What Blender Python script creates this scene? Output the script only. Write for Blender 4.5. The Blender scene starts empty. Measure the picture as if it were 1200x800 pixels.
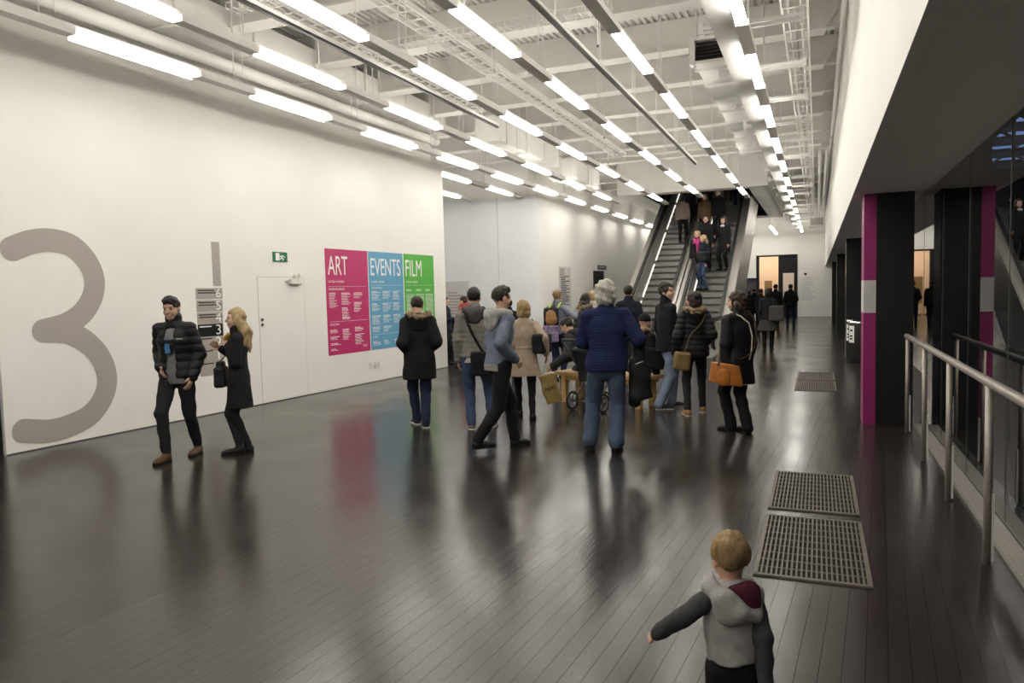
import bpy, bmesh, math, random
import numpy as np
from mathutils import Vector, Matrix
random.seed(7)
R = math.radians
scene = bpy.context.scene
COL = scene.collection

# ------------------------------------------------------------------ camera
CAM_H, FPX = 1.65, 868.4
YAW, PITCH, ROLL = R(22.448), R(3.728), R(1.381)
def cam_axes():
    cy, sy, cp, sp = math.cos(YAW), math.sin(YAW), math.cos(PITCH), math.sin(PITCH)
    fwd = Vector((-sy*cp, cy*cp, -sp)); right = Vector((cy, sy, 0)); up = right.cross(fwd)
    c, s = math.cos(ROLL), math.sin(ROLL)
    return c*right - s*up, s*right + c*up, fwd
CR, CU, CF = cam_axes()
CAMP = Vector((0, 0, CAM_H))
cd = bpy.data.cameras.new('camera'); cam = bpy.data.objects.new('camera', cd); COL.objects.link(cam)
cam.matrix_world = Matrix(((CR.x, CU.x, -CF.x, 0), (CR.y, CU.y, -CF.y, 0), (CR.z, CU.z, -CF.z, CAM_H), (0, 0, 0, 1)))
cd.sensor_width = 36; cd.lens = FPX/1200*36; cd.clip_start = .05; cd.clip_end = 300
scene.camera = cam
scene.view_settings.view_transform = 'Standard'; scene.view_settings.look = 'None'
scene.view_settings.gamma = 1; scene.view_settings.use_curve_mapping = False
scene.view_settings.exposure = 0.08
w = bpy.data.worlds.new('world'); scene.world = w; w.use_nodes = True
w.node_tree.nodes['Background'].inputs[0].default_value = (.55, .65, 1, 1)
w.node_tree.nodes['Background'].inputs[1].default_value = .01
TUBE_POWER = 21.0

# places read off the photograph (1200x800 frame) turned into metres
def ray(x, y): return CR*((x-600)/FPX) + CU*((400-y)/FPX) + CF
def on_floor(x, y, z=0):
    d = ray(x, y); return CAMP + d*((z-CAM_H)/d.z)
def on_y(x, y, Y):
    d = ray(x, y); return CAMP + d*(Y/d.y)
def at_dist(x, y, dist):
    d = ray(x, y); return CAMP + d*(dist/math.hypot(d.x, d.y))

# ------------------------------------------------------------------ materials
def principled(name, col, rough=.6, metal=0, spec=.5, coat=0, emit=None, es=0):
    m = bpy.data.materials.new(name); m.use_nodes = True
    b = m.node_tree.nodes['Principled BSDF']
    b.inputs['Base Color'].default_value = (*col, 1); b.inputs['Roughness'].default_value = rough
    b.inputs['Metallic'].default_value = metal; b.inputs['Specular IOR Level'].default_value = spec
    b.inputs['Coat Weight'].default_value = coat
    if emit: b.inputs['Emission Color'].default_value = (*emit, 1); b.inputs['Emission Strength'].default_value = es
    return m
def noisy(name, c1, c2, rough=.6, scale=8, detail=4, stretch=(1, 1, 1), bump=0, metal=0, spec=.5, rvar=0, bscale=None, coat=0):
    m = principled(name, c1, rough, metal, spec, coat); nt = m.node_tree; b = nt.nodes['Principled BSDF']
    tc = nt.nodes.new('ShaderNodeTexCoord'); mp = nt.nodes.new('ShaderNodeMapping'); mp.inputs['Scale'].default_value = stretch
    n = nt.nodes.new('ShaderNodeTexNoise'); n.inputs['Scale'].default_value = scale; n.inputs['Detail'].default_value = detail
    r = nt.nodes.new('ShaderNodeValToRGB'); r.color_ramp.elements[0].position = .3; r.color_ramp.elements[1].position = .7
    r.color_ramp.elements[0].color = (*c1, 1); r.color_ramp.elements[1].color = (*c2, 1)
    L = nt.links.new
    L(tc.outputs['Object'], mp.inputs[0]); L(mp.outputs[0], n.inputs['Vector']); L(n.outputs['Fac'], r.inputs[0]); L(r.outputs[0], b.inputs['Base Color'])
    if rvar:
        mr = nt.nodes.new('ShaderNodeMapRange'); mr.inputs['To Min'].default_value = rough-rvar; mr.inputs['To Max'].default_value = rough+rvar
        L(n.outputs['Fac'], mr.inputs[0]); L(mr.outputs[0], b.inputs['Roughness'])
    if bump:
        n2 = nt.nodes.new('ShaderNodeTexNoise'); n2.inputs['Scale'].default_value = bscale or scale*4; n2.inputs['Detail'].default_value = 3
        L(mp.outputs[0], n2.inputs['Vector'])
        bp = nt.nodes.new('ShaderNodeBump'); bp.inputs['Strength'].default_value = bump; bp.inputs['Distance'].default_value = .01
        L(n2.outputs['Fac'], bp.inputs['Height']); L(bp.outputs[0], b.inputs['Normal'])
    return m
def fabric(name, col, var=.75, scale=25, rough=.85, bump=.25, spec=.25):
    return noisy(name, col, tuple(c*var for c in col), rough, scale, 4, bump=bump, bscale=90, spec=spec)
def knit(name, col, scale=60, axis='Z'):
    m = principled(name, col, .9, spec=.15); nt = m.node_tree; b = nt.nodes['Principled BSDF']; L = nt.links.new
    tc = nt.nodes.new('ShaderNodeTexCoord'); wv = nt.nodes.new('ShaderNodeTexWave'); wv.bands_direction = axis
    wv.inputs['Scale'].default_value = scale/20; wv.inputs['Distortion'].default_value = .6
    mx = nt.nodes.new('ShaderNodeMix'); mx.data_type = 'RGBA'
    mx.inputs[6].default_value = (*col, 1); mx.inputs[7].default_value = (*[c*.55 for c in col], 1)
    L(tc.outputs['Object'], wv.inputs[0]); L(wv.outputs['Fac'], mx.inputs[0]); L(mx.outputs[2], b.inputs['Base Color'])
    bp = nt.nodes.new('ShaderNodeBump'); bp.inputs['Strength'].default_value = .5; bp.inputs['Distance'].default_value = .01
    L(wv.outputs['Fac'], bp.inputs['Height']); L(bp.outputs[0], b.inputs['Normal'])
    return m

M = {}
M['white'] = noisy('white_plaster', (.80, .785, .745), (.77, .755, .715), .7, 1.2, 3, spec=.3)
M['coollight'] = noisy('cool_light_plaster', (.77, .78, .80), (.74, .75, .775), .7, 1.2, 3, spec=.3)  # white plaster with the recess's cool light put into its colour
M['ceil'] = noisy('ceiling_paint', (.72, .70, .66), (.66, .64, .60), .7, 2, 3, spec=.3)
M['duct'] = noisy('duct_paint', (.76, .745, .71), (.70, .685, .65), .6, 3, 3, spec=.4)
M['black'] = principled('black_panel', (.008, .008, .008), .35, spec=.4)
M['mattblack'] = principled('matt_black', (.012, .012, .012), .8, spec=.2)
M['magenta'] = principled('magenta_vinyl', (.27, .014, .125), .45)
M['greyvinyl'] = principled('grey_vinyl', (.36, .325, .295), .6)
M['greypanel'] = principled('pale_grey_vinyl', (.55, .54, .53), .5)
M['rail'] = noisy('brushed_rail', (.36, .32, .285), (.31, .275, .245), .45, 20, 2, stretch=(1, .05, 1), metal=.5)
M['steel'] = noisy('brushed_steel', (.52, .50, .465), (.42, .405, .375), .36, 6, 4, stretch=(8, .2, .2), metal=.75, rvar=.06)
M['steps'] = noisy('step_metal', (.30, .295, .285), (.24, .235, .228), .45, 30, 2, stretch=(6, .3, .3), metal=.6)
M['rubber'] = principled('rubber', (.01, .01, .01), .5)
M['grate'] = noisy('grate_metal', (.17, .15, .12), (.12, .105, .085), .5, 12, 3, metal=.3)
M['trunk'] = principled('luminaire_metal', (.74, .72, .68), .6)
M['trunkw'] = principled('luminaire_white', (.74, .73, .70), .45)
M['darkmetal'] = principled('dark_track', (.10, .095, .09), .4, metal=.5)
M['warm'] = principled('warm_gallery_lamp', (1, 1, 1), .5, emit=(1, .84, .68), es=24)
M['tube'] = principled('fluorescent_tube', (1, 1, 1), .5, emit=(1, .955, .875), es=TUBE_POWER)
M['strip'] = principled('escalator_strip_light', (1, 1, 1), .5, emit=(1, .95, .87), es=1.2)
M['wood'] = noisy('oak', (.52, .34, .13), (.42, .26, .09), .45, 4, 5, stretch=(1, 12, 12), bump=.1)
M['trim'] = noisy('grey_timber_sill', (.28, .26, .235), (.22, .205, .185), .5, 6, 4, stretch=(8, .6, 1))
M['green_sign'] = principled('exit_green', (.0, .16, .07), .4)
M['signwhite'] = principled('print_white', (.80, .79, .76), .6)
M['pink'] = principled('poster_pink', (.47, .028, .135), .45)
M['blue'] = principled('poster_blue', (.115, .34, .52), .45)
M['green'] = principled('poster_green', (.085, .40, .055), .45)
M['chrome'] = principled('chrome', (.75, .75, .76), .12, metal=1)
M['peach'] = noisy('warm_gallery_wall', (.80, .66, .52), (.78, .64, .50), .7, 2)
M['purple'] = principled('purple_panel', (.07, .06, .085), .6)
M['ivory'] = principled('ivory_plastic', (.70, .68, .63), .4)

def floor_mat():
    m = principled('dark_timber', (.03, .027, .024), .3, spec=.5); nt = m.node_tree; b = nt.nodes['Principled BSDF']; L = nt.links.new
    tc = nt.nodes.new('ShaderNodeTexCoord'); mp = nt.nodes.new('ShaderNodeMapping'); mp.inputs['Scale'].default_value = (14, .8, 1)
    geo = nt.nodes.new('ShaderNodeNewGeometry'); mp.inputs['Rotation'].default_value = (0, 0, R(4))
    n = nt.nodes.new('ShaderNodeTexNoise'); n.inputs['Scale'].default_value = 3; n.inputs['Detail'].default_value = 6; n.inputs['Roughness'].default_value = .65
    L(geo.outputs['Position'], mp.inputs[0]); L(mp.outputs[0], n.inputs['Vector'])
    oi = nt.nodes.new('ShaderNodeObjectInfo')
    rp = nt.nodes.new('ShaderNodeValToRGB'); e = rp.color_ramp.elements
    e[0].position = .3; e[0].color = (.016, .014, .0125, 1); e[1].position = .72; e[1].color = (.042, .036, .031, 1)
    L(n.outputs['Fac'], rp.inputs[0])
    mx = nt.nodes.new('ShaderNodeMix'); mx.data_type = 'RGBA'; mx.blend_type = 'MULTIPLY'; mx.inputs[0].default_value = .35
    L(rp.outputs[0], mx.inputs[6]); L(oi.outputs['Random'], mx.inputs[7]); L(mx.outputs[2], b.inputs['Base Color'])
    n3 = nt.nodes.new('ShaderNodeTexNoise'); n3.inputs['Scale'].default_value = 1.1; n3.inputs['Detail'].default_value = 4
    L(geo.outputs['Position'], n3.inputs['Vector'])
    mr = nt.nodes.new('ShaderNodeMapRange'); mr.inputs['From Min'].default_value = .3; mr.inputs['From Max'].default_value = .7
    mr.inputs['To Min'].default_value = .17; mr.inputs['To Max'].default_value = .25
    L(n3.outputs['Fac'], mr.inputs[0]); L(mr.outputs[0], b.inputs['Roughness'])
    bp = nt.nodes.new('ShaderNodeBump'); bp.inputs['Strength'].default_value = .12; bp.inputs['Distance'].default_value = .004
    L(n.outputs['Fac'], bp.inputs['Height']); L(bp.outputs[0], b.inputs['Normal'])
    return m
M['floor'] = floor_mat()
def glass_mat():
    m = bpy.data.materials.new('dark_glass'); m.use_nodes = True; nt = m.node_tree; nt.nodes.clear(); L = nt.links.new
    o = nt.nodes.new('ShaderNodeOutputMaterial'); mix = nt.nodes.new('ShaderNodeMixShader'); t = nt.nodes.new('ShaderNodeBsdfTransparent')
    t.inputs[0].default_value = (.62, .66, .66, 1); g = nt.nodes.new('ShaderNodeBsdfGlossy'); g.inputs['Roughness'].default_value = 0.0
    g.inputs['Color'].default_value = (.8, .8, .8, 1)
    f = nt.nodes.new('ShaderNodeFresnel'); f.inputs[0].default_value = 1.5
    geo = nt.nodes.new('ShaderNodeNewGeometry'); inv = nt.nodes.new('ShaderNodeMath'); inv.operation = 'SUBTRACT'; inv.inputs[0].default_value = 1
    mu = nt.nodes.new('ShaderNodeMath'); mu.operation = 'MULTIPLY'; bo = nt.nodes.new('ShaderNodeMath'); bo.operation = 'MULTIPLY'; bo.inputs[1].default_value = 1.35; bo.use_clamp = True
    L(geo.outputs['Backfacing'], inv.inputs[1]); L(f.outputs[0], mu.inputs[0]); L(inv.outputs[0], mu.inputs[1]); L(mu.outputs[0], bo.inputs[0])   # each pane reflects once, where the light enters it
    L(bo.outputs[0], mix.inputs[0]); L(t.outputs[0], mix.inputs[1]); L(g.outputs[0], mix.inputs[2]); L(mix.outputs[0], o.inputs[0])
    return m
M['glass'] = glass_mat()

# ------------------------------------------------------------------ mesh helpers
class MB:
    def __init__(s): s.v = []; s.f = []; s.sm = []
    def box(s, x0, x1, y0, y1, z0, z1):
        b = len(s.v)
        s.v += [(x0, y0, z0), (x1, y0, z0), (x1, y1, z0), (x0, y1, z0), (x0, y0, z1), (x1, y0, z1), (x1, y1, z1), (x0, y1, z1)]
        s.f += [tuple(b+i for i in q) for q in ((3, 2, 1, 0), (4, 5, 6, 7), (0, 1, 5, 4), (1, 2, 6, 5), (2, 3, 7, 6), (3, 0, 4, 7))]; s.sm += [0]*6
        return s
    def obox(s, c, ax, ay, az, hx, hy, hz):   # oriented box
        c, ax, ay, az = Vector(c), Vector(ax).normalized(), Vector(ay).normalized(), Vector(az).normalized(); b = len(s.v)
        for dz in (-1, 1):
            for dx, dy in ((-1, -1), (1, -1), (1, 1), (-1, 1)): s.v.append(tuple(c+ax*dx*hx+ay*dy*hy+az*dz*hz))
        s.f += [tuple(b+i for i in q) for q in ((3, 2, 1, 0), (4, 5, 6, 7), (0, 1, 5, 4), (1, 2, 6, 5), (2, 3, 7, 6), (3, 0, 4, 7))]; s.sm += [0]*6
        return s
    def tube(s, pts, r, n=8, caps=True, flat=None):
        pts = [Vector(p) for p in pts]; rs = r if isinstance(r, (list, tuple)) else [r]*len(pts); b = len(s.v); prev = None
        for i, p in enumerate(pts):
            t = (pts[min(i+1, len(pts)-1)]-pts[max(i-1, 0)]).normalized()
            if prev is None:
                a = Vector((0, 0, 1)) if abs(t.z) < .9 else Vector((1, 0, 0)); u = t.cross(a).normalized()
            else: u = (prev - t*prev.dot(t)).normalized()
            prev = u; v = t.cross(u)
            for k in range(n):
                a = 2*math.pi*k/n; fl = flat or 1
                s.v.append(tuple(p+(u*math.cos(a)+v*math.sin(a)*fl)*rs[i]))
        m = len(pts)
        for i in range(m-1):
            for k in range(n):
                s.f.append((b+i*n+k, b+i*n+(k+1) % n, b+(i+1)*n+(k+1) % n, b+(i+1)*n+k)); s.sm.append(1)
        if caps:
            s.f.append(tuple(b+k for k in reversed(range(n)))); s.f.append(tuple(b+(m-1)*n+k for k in range(n))); s.sm += [0, 0]
        return s
    def prism(s, poly, a, b, axis='x'):    # polygon in the other two axes, extruded a..b along axis
        base = len(s.v); n = len(poly)
        for t in (a, b):
            for p, q in poly: s.v.append({'x': (t, p, q), 'y': (p, t, q), 'z': (p, q, t)}[axis])
        s.f.append(tuple(base+i for i in reversed(range(n)))); s.f.append(tuple(base+n+i for i in range(n)))
        for i in range(n): s.f.append((base+i, base+(i+1) % n, base+n+(i+1) % n, base+n+i))
        s.sm += [0]*(n+2); return s
    def lathe(s, prof, c=(0, 0, 0), n=24):
        b = len(s.v)
        for r, z in prof:
            for k in range(n):
                a = 2*math.pi*k/n; s.v.append((c[0]+r*math.cos(a), c[1]+r*math.sin(a), c[2]+z))
        for i in range(len(prof)-1):
            for k in range(n): s.f.append((b+i*n+k, b+i*n+(k+1) % n, b+(i+1)*n+(k+1) % n, b+(i+1)*n+k)); s.sm.append(1)
        s.f.append(tuple(b+k for k in reversed(range(n)))); s.f.append(tuple(b+(len(prof)-1)*n+k for k in range(n))); s.sm += [0, 0]
        return s
    def mesh(s, name, mat, fix=False):
        me = bpy.data.meshes.new(name); me.from_pydata(s.v, [], s.f); me.polygons.foreach_set('use_smooth', [bool(x) for x in s.sm])
        if fix:
            bm = bmesh.new(); bm.from_mesh(me); bmesh.ops.recalc_face_normals(bm, faces=bm.faces); bm.to_mesh(me); bm.free()
        me.materials.append(mat); me.update(); return me
    def build(s, name, mat, parent=None, **kw):
        return link(name, s.mesh(name, mat, kw.pop('fix', True)), parent, **kw)
def link(name, me, parent=None, label=None, cat=None, group=None, kind=None, loc=None):
    o = bpy.data.objects.new(name, me); COL.objects.link(o); o.parent = parent
    if loc is not None: o.location = loc
    tag(o, label, cat, group, kind); return o
def tag(o, label=None, cat=None, group=None, kind=None):
    for k, v in (('label', label), ('category', cat), ('group', group), ('kind', kind)):
        if v: o[k] = v
    return o
def empty(name, loc=(0, 0, 0), rz=0, label=None, cat=None, group=None, kind=None):
    o = bpy.data.objects.new(name, None); COL.objects.link(o); o.location = loc; o.rotation_euler.z = rz; o.empty_display_size = .1
    return tag(o, label, cat, group, kind)
def text_mesh(body, size, mat, depth=.001, align='LEFT', sx=1, space=1.0):
    c = bpy.data.curves.new('t', 'FONT'); c.body = body; c.size = size; c.extrude = depth; c.align_x = align; c.space_character = space
    o = bpy.data.objects.new('t', c); me = bpy.data.meshes.new_from_object(o); bpy.data.objects.remove(o)
    me.materials.clear(); me.materials.append(mat)
    if sx != 1: me.transform(Matrix.Diagonal((sx, 1, 1, 1)))
    return me
def BX(x0, x1, y0, y1, z0, z1): return MB().box(x0, x1, y0, y1, z0, z1)

# ------------------------------------------------------------------ setting: left wall line
WA = R(2.56); WD = Vector((math.sin(WA), math.cos(WA), 0)); WN = Vector((math.cos(WA), -math.sin(WA), 0)); WP = Vector((-7.81, 15.03, 0))
def wall_pt(u, z, off=0): return WP + WD*u + WN*off + Vector((0, 0, z))     # u metres past the free end of the poster wall
def on_wall(x, y):
    d = ray(x, y); p = CAMP + d*((WP-CAMP).dot(WN)/d.dot(WN)); return (p-WP).dot(WD), p.z
WMAT = Matrix(((WD.x, 0, WN.x, WP.x), (WD.y, 0, WN.y, WP.y), (0, 1, 0, 0), (0, 0, 0, 1)))   # local x along wall, y up, z out of wall
def wall_box(u0, u1, z0, z1, o0, o1, mb=None):
    mb = mb or MB(); return mb.obox(wall_pt((u0+u1)/2, (z0+z1)/2, (o0+o1)/2), WD, WN, (0, 0, 1), (u1-u0)/2, (o1-o0)/2, (z1-z0)/2)

DECK, BEAM = 5.95, 5.45
# floor and boards
floor = BX(-15, 1.6, -8, 43.2, -.12, -.03).build('floor', M['mattblack'], kind='structure')
PA = R(4); PDIR = Vector((math.sin(PA), math.cos(PA), 0)); PNRM = Vector((math.cos(PA), -math.sin(PA), 0))
def build_boards():
    W_, L_, g = .09, 4.2, .0008
    items = []
    for i in range(-170, 46):
        off = random.uniform(0, L_)
        for j in range(-5, 18):
            u = i*W_; v = j*L_+off; c = PNRM*u + PDIR*(v+L_/2)
            if c.x < -8.9 or c.x > 1.22: continue
            if c.y < -5 or c.y > 44: continue
            items.append((c, i, j))
    def score(c):
        best = 0
        for k in (-1.9, 0, 1.9):
            p = c+PDIR*k; q = p-CAMP; d = q.dot(CF)
            if d < .3: continue
            x = 600+FPX*q.dot(CR)/d; y = 400-FPX*q.dot(CU)/d
            if -40 < x < 1240 and y < 900: best = max(best, 1/d)
        return best
    items.sort(key=lambda t: -score(t[0]))
    bx = MB().obox((0, 0, -.0125), PNRM, PDIR, (0, 0, 1), W_/2-g, L_/2-g, .0125).mesh('board', M['floor'], True)
    for c, i, j in items[:300]:
        o = link('floor_board', bx, floor, loc=(c.x, c.y, 0))
    mb = MB()
    for c, i, j in items[300:]: mb.obox((c.x, c.y, -.0125), PNRM, PDIR, (0, 0, 1), W_/2-g, L_/2-g, .0125)
    mb.build('floor_boards', M['floor'], floor, kind='stuff')
    # the recess beyond the poster wall and the strip along the glass
    BX(-15, -8.85, 3, 43, -.03, -.001).build('floor_area', M['floor'], floor)
build_boards()

# left wall (free end at u=0)
U0 = on_wall(8, 534)[0]
tops = [(U0, 4.74), (-8.5, 4.68), (-6.7, 4.58), (-3.6, 4.56), (0, 4.56)]
mb = MB(); n = len(tops)
for o in (-.32, 0):
    for u, z in tops: mb.v.append(tuple(wall_pt(u, 0, o)))
    for u, z in tops: mb.v.append(tuple(wall_pt(u, z, o)))
for i in range(n-1):
    mb.f += [(2*n+i, 2*n+i+1, 3*n+i+1, 3*n+i), (i+1, i, n+i, n+i+1), (n+i, n+i+1, 3*n+i+1, 3*n+i), (i, i+1, 2*n+i+1, 2*n+i)]
mb.f += [(0, 2*n, 3*n, n), (n-1, 2*n-1, 4*n-1, 3*n-1)]; mb.sm = [0]*len(mb.f)
wall_left = mb.build('wall_left', M['white'], kind='structure')
wall_box(U0-6, 0, 4.5, DECK, -.62, -.3).build('wall_upper_left', M['white'], kind='structure')
wall_box(U0-2.2, U0-.02, 0, 2.4, -.10, -.03).build('door_1', M['mattblack'], kind='structure')
wall_box(U0-6, U0-2.2, 0, 4.74, -.32, 0).build('wall_front_left', M['white'], kind='structure')
wall_box(U0-2.2, U0, 2.4, 4.74, -.32, 0).build('wall_over_door', M['white'], kind='structure')
bb = wall_box(U0, 0, .0, .012, 0, .004); bb.build('baseboard_left', M['darkmetal'], kind='structure')
# recess and the wall carrying on behind it
YR = 20.67; XR = wall_pt(5.5, 0).x - .06
rec = empty('wall_recess', (0, 0, 0), kind='structure')
xj = on_y(583.5, 280, YR).x
for a, b in ((-14.5, xj-.006), (xj+.006, XR)): BX(a, b, YR, YR+.2, 0, 4.52).build('wall_panel', M['coollight'], rec)
BX(xj-.006, xj+.006, YR+.03, YR+.06, 0, 4.5).build('panel_joint', M['mattblack'], rec)
BX(-14.7, XR-.3, YR+.02, YR+.2, 4.52, DECK).build('wall_upper_recess', M['white'], kind='structure')
BX(-14.7, -14.5, 3, YR, 0, DECK).build('wall_far_left', M['coollight'], kind='structure')
BX(-14.5, -8.55, 8.5, 8.7, 0, DECK).build('wall_recess_back', M['coollight'], kind='structure')
wall_box(5.69, 29, 0, 4.5, -.35, -.06).build('wall_left_far', M['white'], kind='structure')
wall_box(5.69, 29, 4.5, DECK, -.6, -.35).build('wall_upper_far', M['white'], kind='structure')
# end wall with the gallery opening
YE = 43.0
ew = empty('wall_end', (0, YE, 0), kind='structure')
for a, b, z0, z1 in ((-8, -3.76, 0, DECK), (-3.76, -3.10, 2.16, DECK), (-3.76, -3.10, 0, .9), (-3.10, -1.02, 3.34, DECK), (-1.02, 1.6, 0, DECK)):
    BX(a, b, 0, .25, z0, z1).build('wall_panel', M['white'], ew)
BX(-3.76, -3.10, .2, .25, .9, 2.16).build('dark_picture', M['purple'], ew)
op = empty('door_2', (0, YE, 0), kind='structure')
BX(-3.12, -2.97, -.03, .3, 0, 3.36).build('frame_jamb', M['black'], op); BX(-1.06, -1.00, -.03, .3, 0, 3.36).build('frame_jamb', M['black'], op)
BX(-3.12, -1.0, -.03, .3, 3.30, 3.38).build('frame_head', M['black'], op)
BX(-1.98, -1.06, .1, .2, 0, 3.30).build('door_panel', M['black'], op)
pic = BX(-1.74, -1.18, .06, .11, .9, 2.38).build('door_picture', M['peach'], op); BX(-1.74, -1.18, .05, .07, .9, 1.45).build('picture_lower', M['greypanel'], pic)  # picture on the dark door panel, in two opaque tones
BX(-2.75, -2.35, .9, .95, .6, 2.0).build('artwork', M['wood'], op)
gal = empty('wall_gallery', (0, YE, 0), kind='structure')
BX(-5.2, .3, 3.0, 3.1, 0, 4.2).build('wall_panel', M['peach'], gal)
for a in (-5.3, .2): BX(a, a+.1, .25, 3.1, 0, 4.2).build('wall_panel', M['peach'], gal)
BX(-5.3, .3, .25, 3.1, 4.2, 4.3).build('wall_panel', M['peach'], gal)
BX(-5.3, .3, .25, 3.1, -.1, 0).build('floor_area', M['floor'], gal)
gl = BX(-4.3, -.9, YE+1.0, YE+1.25, 4.10, 4.18).build('gallery_light', M['warm'], label='warm ceiling light inside the gallery past the end doorway', cat='ceiling light')
# rear of the hall, behind the camera
BX(-9, 1.6, -8.2, -8, 0, DECK).build('wall_back', M['white'], kind='structure')
# right bulkhead and soffit
BX(.38, .62, -8, YE, 2.70, DECK).build('wall_right', M['white'], kind='structure')
BX(.62, 1.2, -8, YE, 2.70, 2.95).build('ceiling_soffit', M['white'], kind='structure')
mb = MB(); mb.tube([(.325, -7.9, 5.38), (.325, YE-.05, 5.38)], .042, 10); mb.build('edge_pipe', M['duct'], label='white pipe running along the top of the right bulkhead', cat='pipe')

# ceiling: corrugated deck bays between beams
HX0, HX1, HY0, HY1, OX0, OX1, OY0, OY1 = -6.2, -1.44, 24.5, 36.0, -5.45, -2.03, 25.0, 35.1
mb = MB(); z0, z1 = DECK+.06, DECK+.2
for q in ((-15, .7, -8, OY0), (-15, .7, OY1, YE), (-15, OX0, OY0, OY1), (OX1, .7, OY0, OY1)): mb.box(*q, z0, z1)
ceiling = mb.build('ceiling', M['ceil'], kind='structure')
SP = 1.93; Y00 = 12.35-SP*10
def bay_meshes(xa, xb):
    mb = MB(); x = xa; prof = []
    while x < xb: prof += [(x, 0), (x+.05, 0), (x+.062, .045), (x+.098, .045), (x+.11, 0)]; x += .11
    for (xp, zp), (xq, zq) in zip(prof[:-1], prof[1:]):
        if xq-xp < 1e-6: continue
        b = len(mb.v); mb.v += [(xp, 0, zp), (xq, 0, zq), (xq, SP, zq), (xp, SP, zp)]; mb.f.append((b, b+1, b+2, b+3)); mb.sm.append(0)
    d = mb.mesh('deck_panel', M['ceil']); b_ = MB().box(xa, min(xb, .35), -.09, .09, BEAM-DECK+.03, 0); b_.box(xa, min(xb, -.75), -.16, .16, BEAM-DECK, BEAM-DECK+.03)
    return d, b_.mesh('beam', M['ceil'], True)
full = bay_meshes(-14.6, .5); left = bay_meshes(-14.6, HX0-.12); right = bay_meshes(HX1+.02, .5)
fl = MB().prism([(-.75, BEAM-DECK), (.08, BEAM-DECK), (.27, BEAM-DECK+.25), (.27, BEAM-DECK+.29), (.05, BEAM-DECK+.03), (-.75, BEAM-DECK+.03)], -.16, .16, 'y').mesh('haunch_flange', M['ceil'], True)
k = 0
while Y00+SP*k < YE-.3:
    y = Y00+SP*k; k += 1
    if y < -8: continue
    for d, b_ in ([left, right] if HY0-SP < y < HY1 else [full]):
        link('deck_panel', d, ceiling, loc=(0, y, DECK)); link('beam', b_, ceiling, loc=(0, y, DECK))
    link('haunch_flange', fl, ceiling, loc=(0, y, DECK))
# white box the escalators rise through
hb = empty('ceiling_bulkhead', (0, 0, 0), kind='structure')
for a in ((HX0, HX1, HY0, OY0), (HX0, HX1, OY1, HY1), (HX0, OX0, OY0, OY1), (OX1, HX1, OY0, OY1)):
    BX(a[0], a[1], a[2], a[3], 4.8, DECK+.05).build('bulkhead_side', M['white'], hb)
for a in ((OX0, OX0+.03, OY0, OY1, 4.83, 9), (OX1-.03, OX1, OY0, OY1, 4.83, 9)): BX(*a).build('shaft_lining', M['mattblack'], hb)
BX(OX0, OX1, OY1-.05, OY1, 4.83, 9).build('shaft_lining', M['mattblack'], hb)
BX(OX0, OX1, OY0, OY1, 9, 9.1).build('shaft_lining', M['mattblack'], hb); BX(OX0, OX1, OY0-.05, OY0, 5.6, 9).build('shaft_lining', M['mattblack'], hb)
# columns along the right
COLY = [9.62, 18.5, 27.4, 36.2]
for i, y in enumerate(COLY):
    c = empty('column', (0, y, 0), kind='structure')
    x0 = .5 if i == 0 else .6
    BX(x0 + (.13 if i == 0 else 0), 1.02, 0, .55, 0, 2.70).build('column_core', M['black'], c)
    if i == 0:
        BX(x0, x0+.13, 0, .5, 0, 1.32).build('vinyl_band', M['magenta'], c); BX(x0, x0+.13, 0, .5, 1.70, 2.70).build('vinyl_band', M['magenta'], c)
        BX(x0, x0+.13, 0, .5, 1.32, 1.70).build('vinyl_band', M['greypanel'], c)
# glass wall
GX = 1.16
win = empty('window_1', (GX, 0, 0), kind='structure')
y = 5.69-1.4*8
pane = BX(-.008, .008, .004, 1.396, .06, 2.70).mesh('glass_pane', M['glass'], True); pane2 = BX(-.008, .008, .004, 1.396, .6, 2.70).mesh('glass_pane', M['glass'], True)
seam = BX(-.010, .010, -.004, .004, .06, 2.70).mesh('pane_joint', M['darkmetal'], True)
while y < 42.5:
    link('glass_pane', pane if y < 9.6 else pane2, win, loc=(0, y, 0)); link('pane_joint', seam, win, loc=(0, y, 0)); y += 1.4
BX(-.02, .06, 9.9, 43, 0, .6).build('low_wall', M['black'], win)
t1 = empty('trim_1', (0, 0, 0), kind='structure')
BX(1.03, 1.15, -8, 9.6, -.02, .035).build('sill_board', M['trim'], t1); BX(1.17, 1.36, -8, 9.6, -.02, .03).build('sill_board', M['trim'], t1)
# great dark hall beyond the glass
out = empty('wall_outer_hall', (0, 0, 0), kind='structure')
BX(1.7, 26, -12, 60, -.6, -.4).build('outer_floor', M['mattblack'], out)
BX(25.8, 26, -12, 60, -.4, 22).build('outer_wall', M['mattblack'], out)
BX(1.7, 26, 59.8, 60, -.4, 22).build('outer_wall', M['mattblack'], out); BX(1.7, 26, -12, -11.8, -.4, 22).build('outer_wall', M['mattblack'], out)
BX(1.0, 1.2, -12, 60, 2.95, 22).build('outer_wall', M['mattblack'], out)
BX(1.7, 26, -12, 60, 22, 22.2).build('outer_ceiling', M['mattblack'], out)
M['skyl'] = principled('dusk_skylight', (.2, .3, .6), .5, emit=(.28, .42, .95), es=1.5)
for y in (38, 42, 46, 50.5, 55.5): BX(5.5, 24, y, y+2.6, 9.6, 9.7).build('skylight', M['skyl'], out)
mb = MB()
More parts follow.
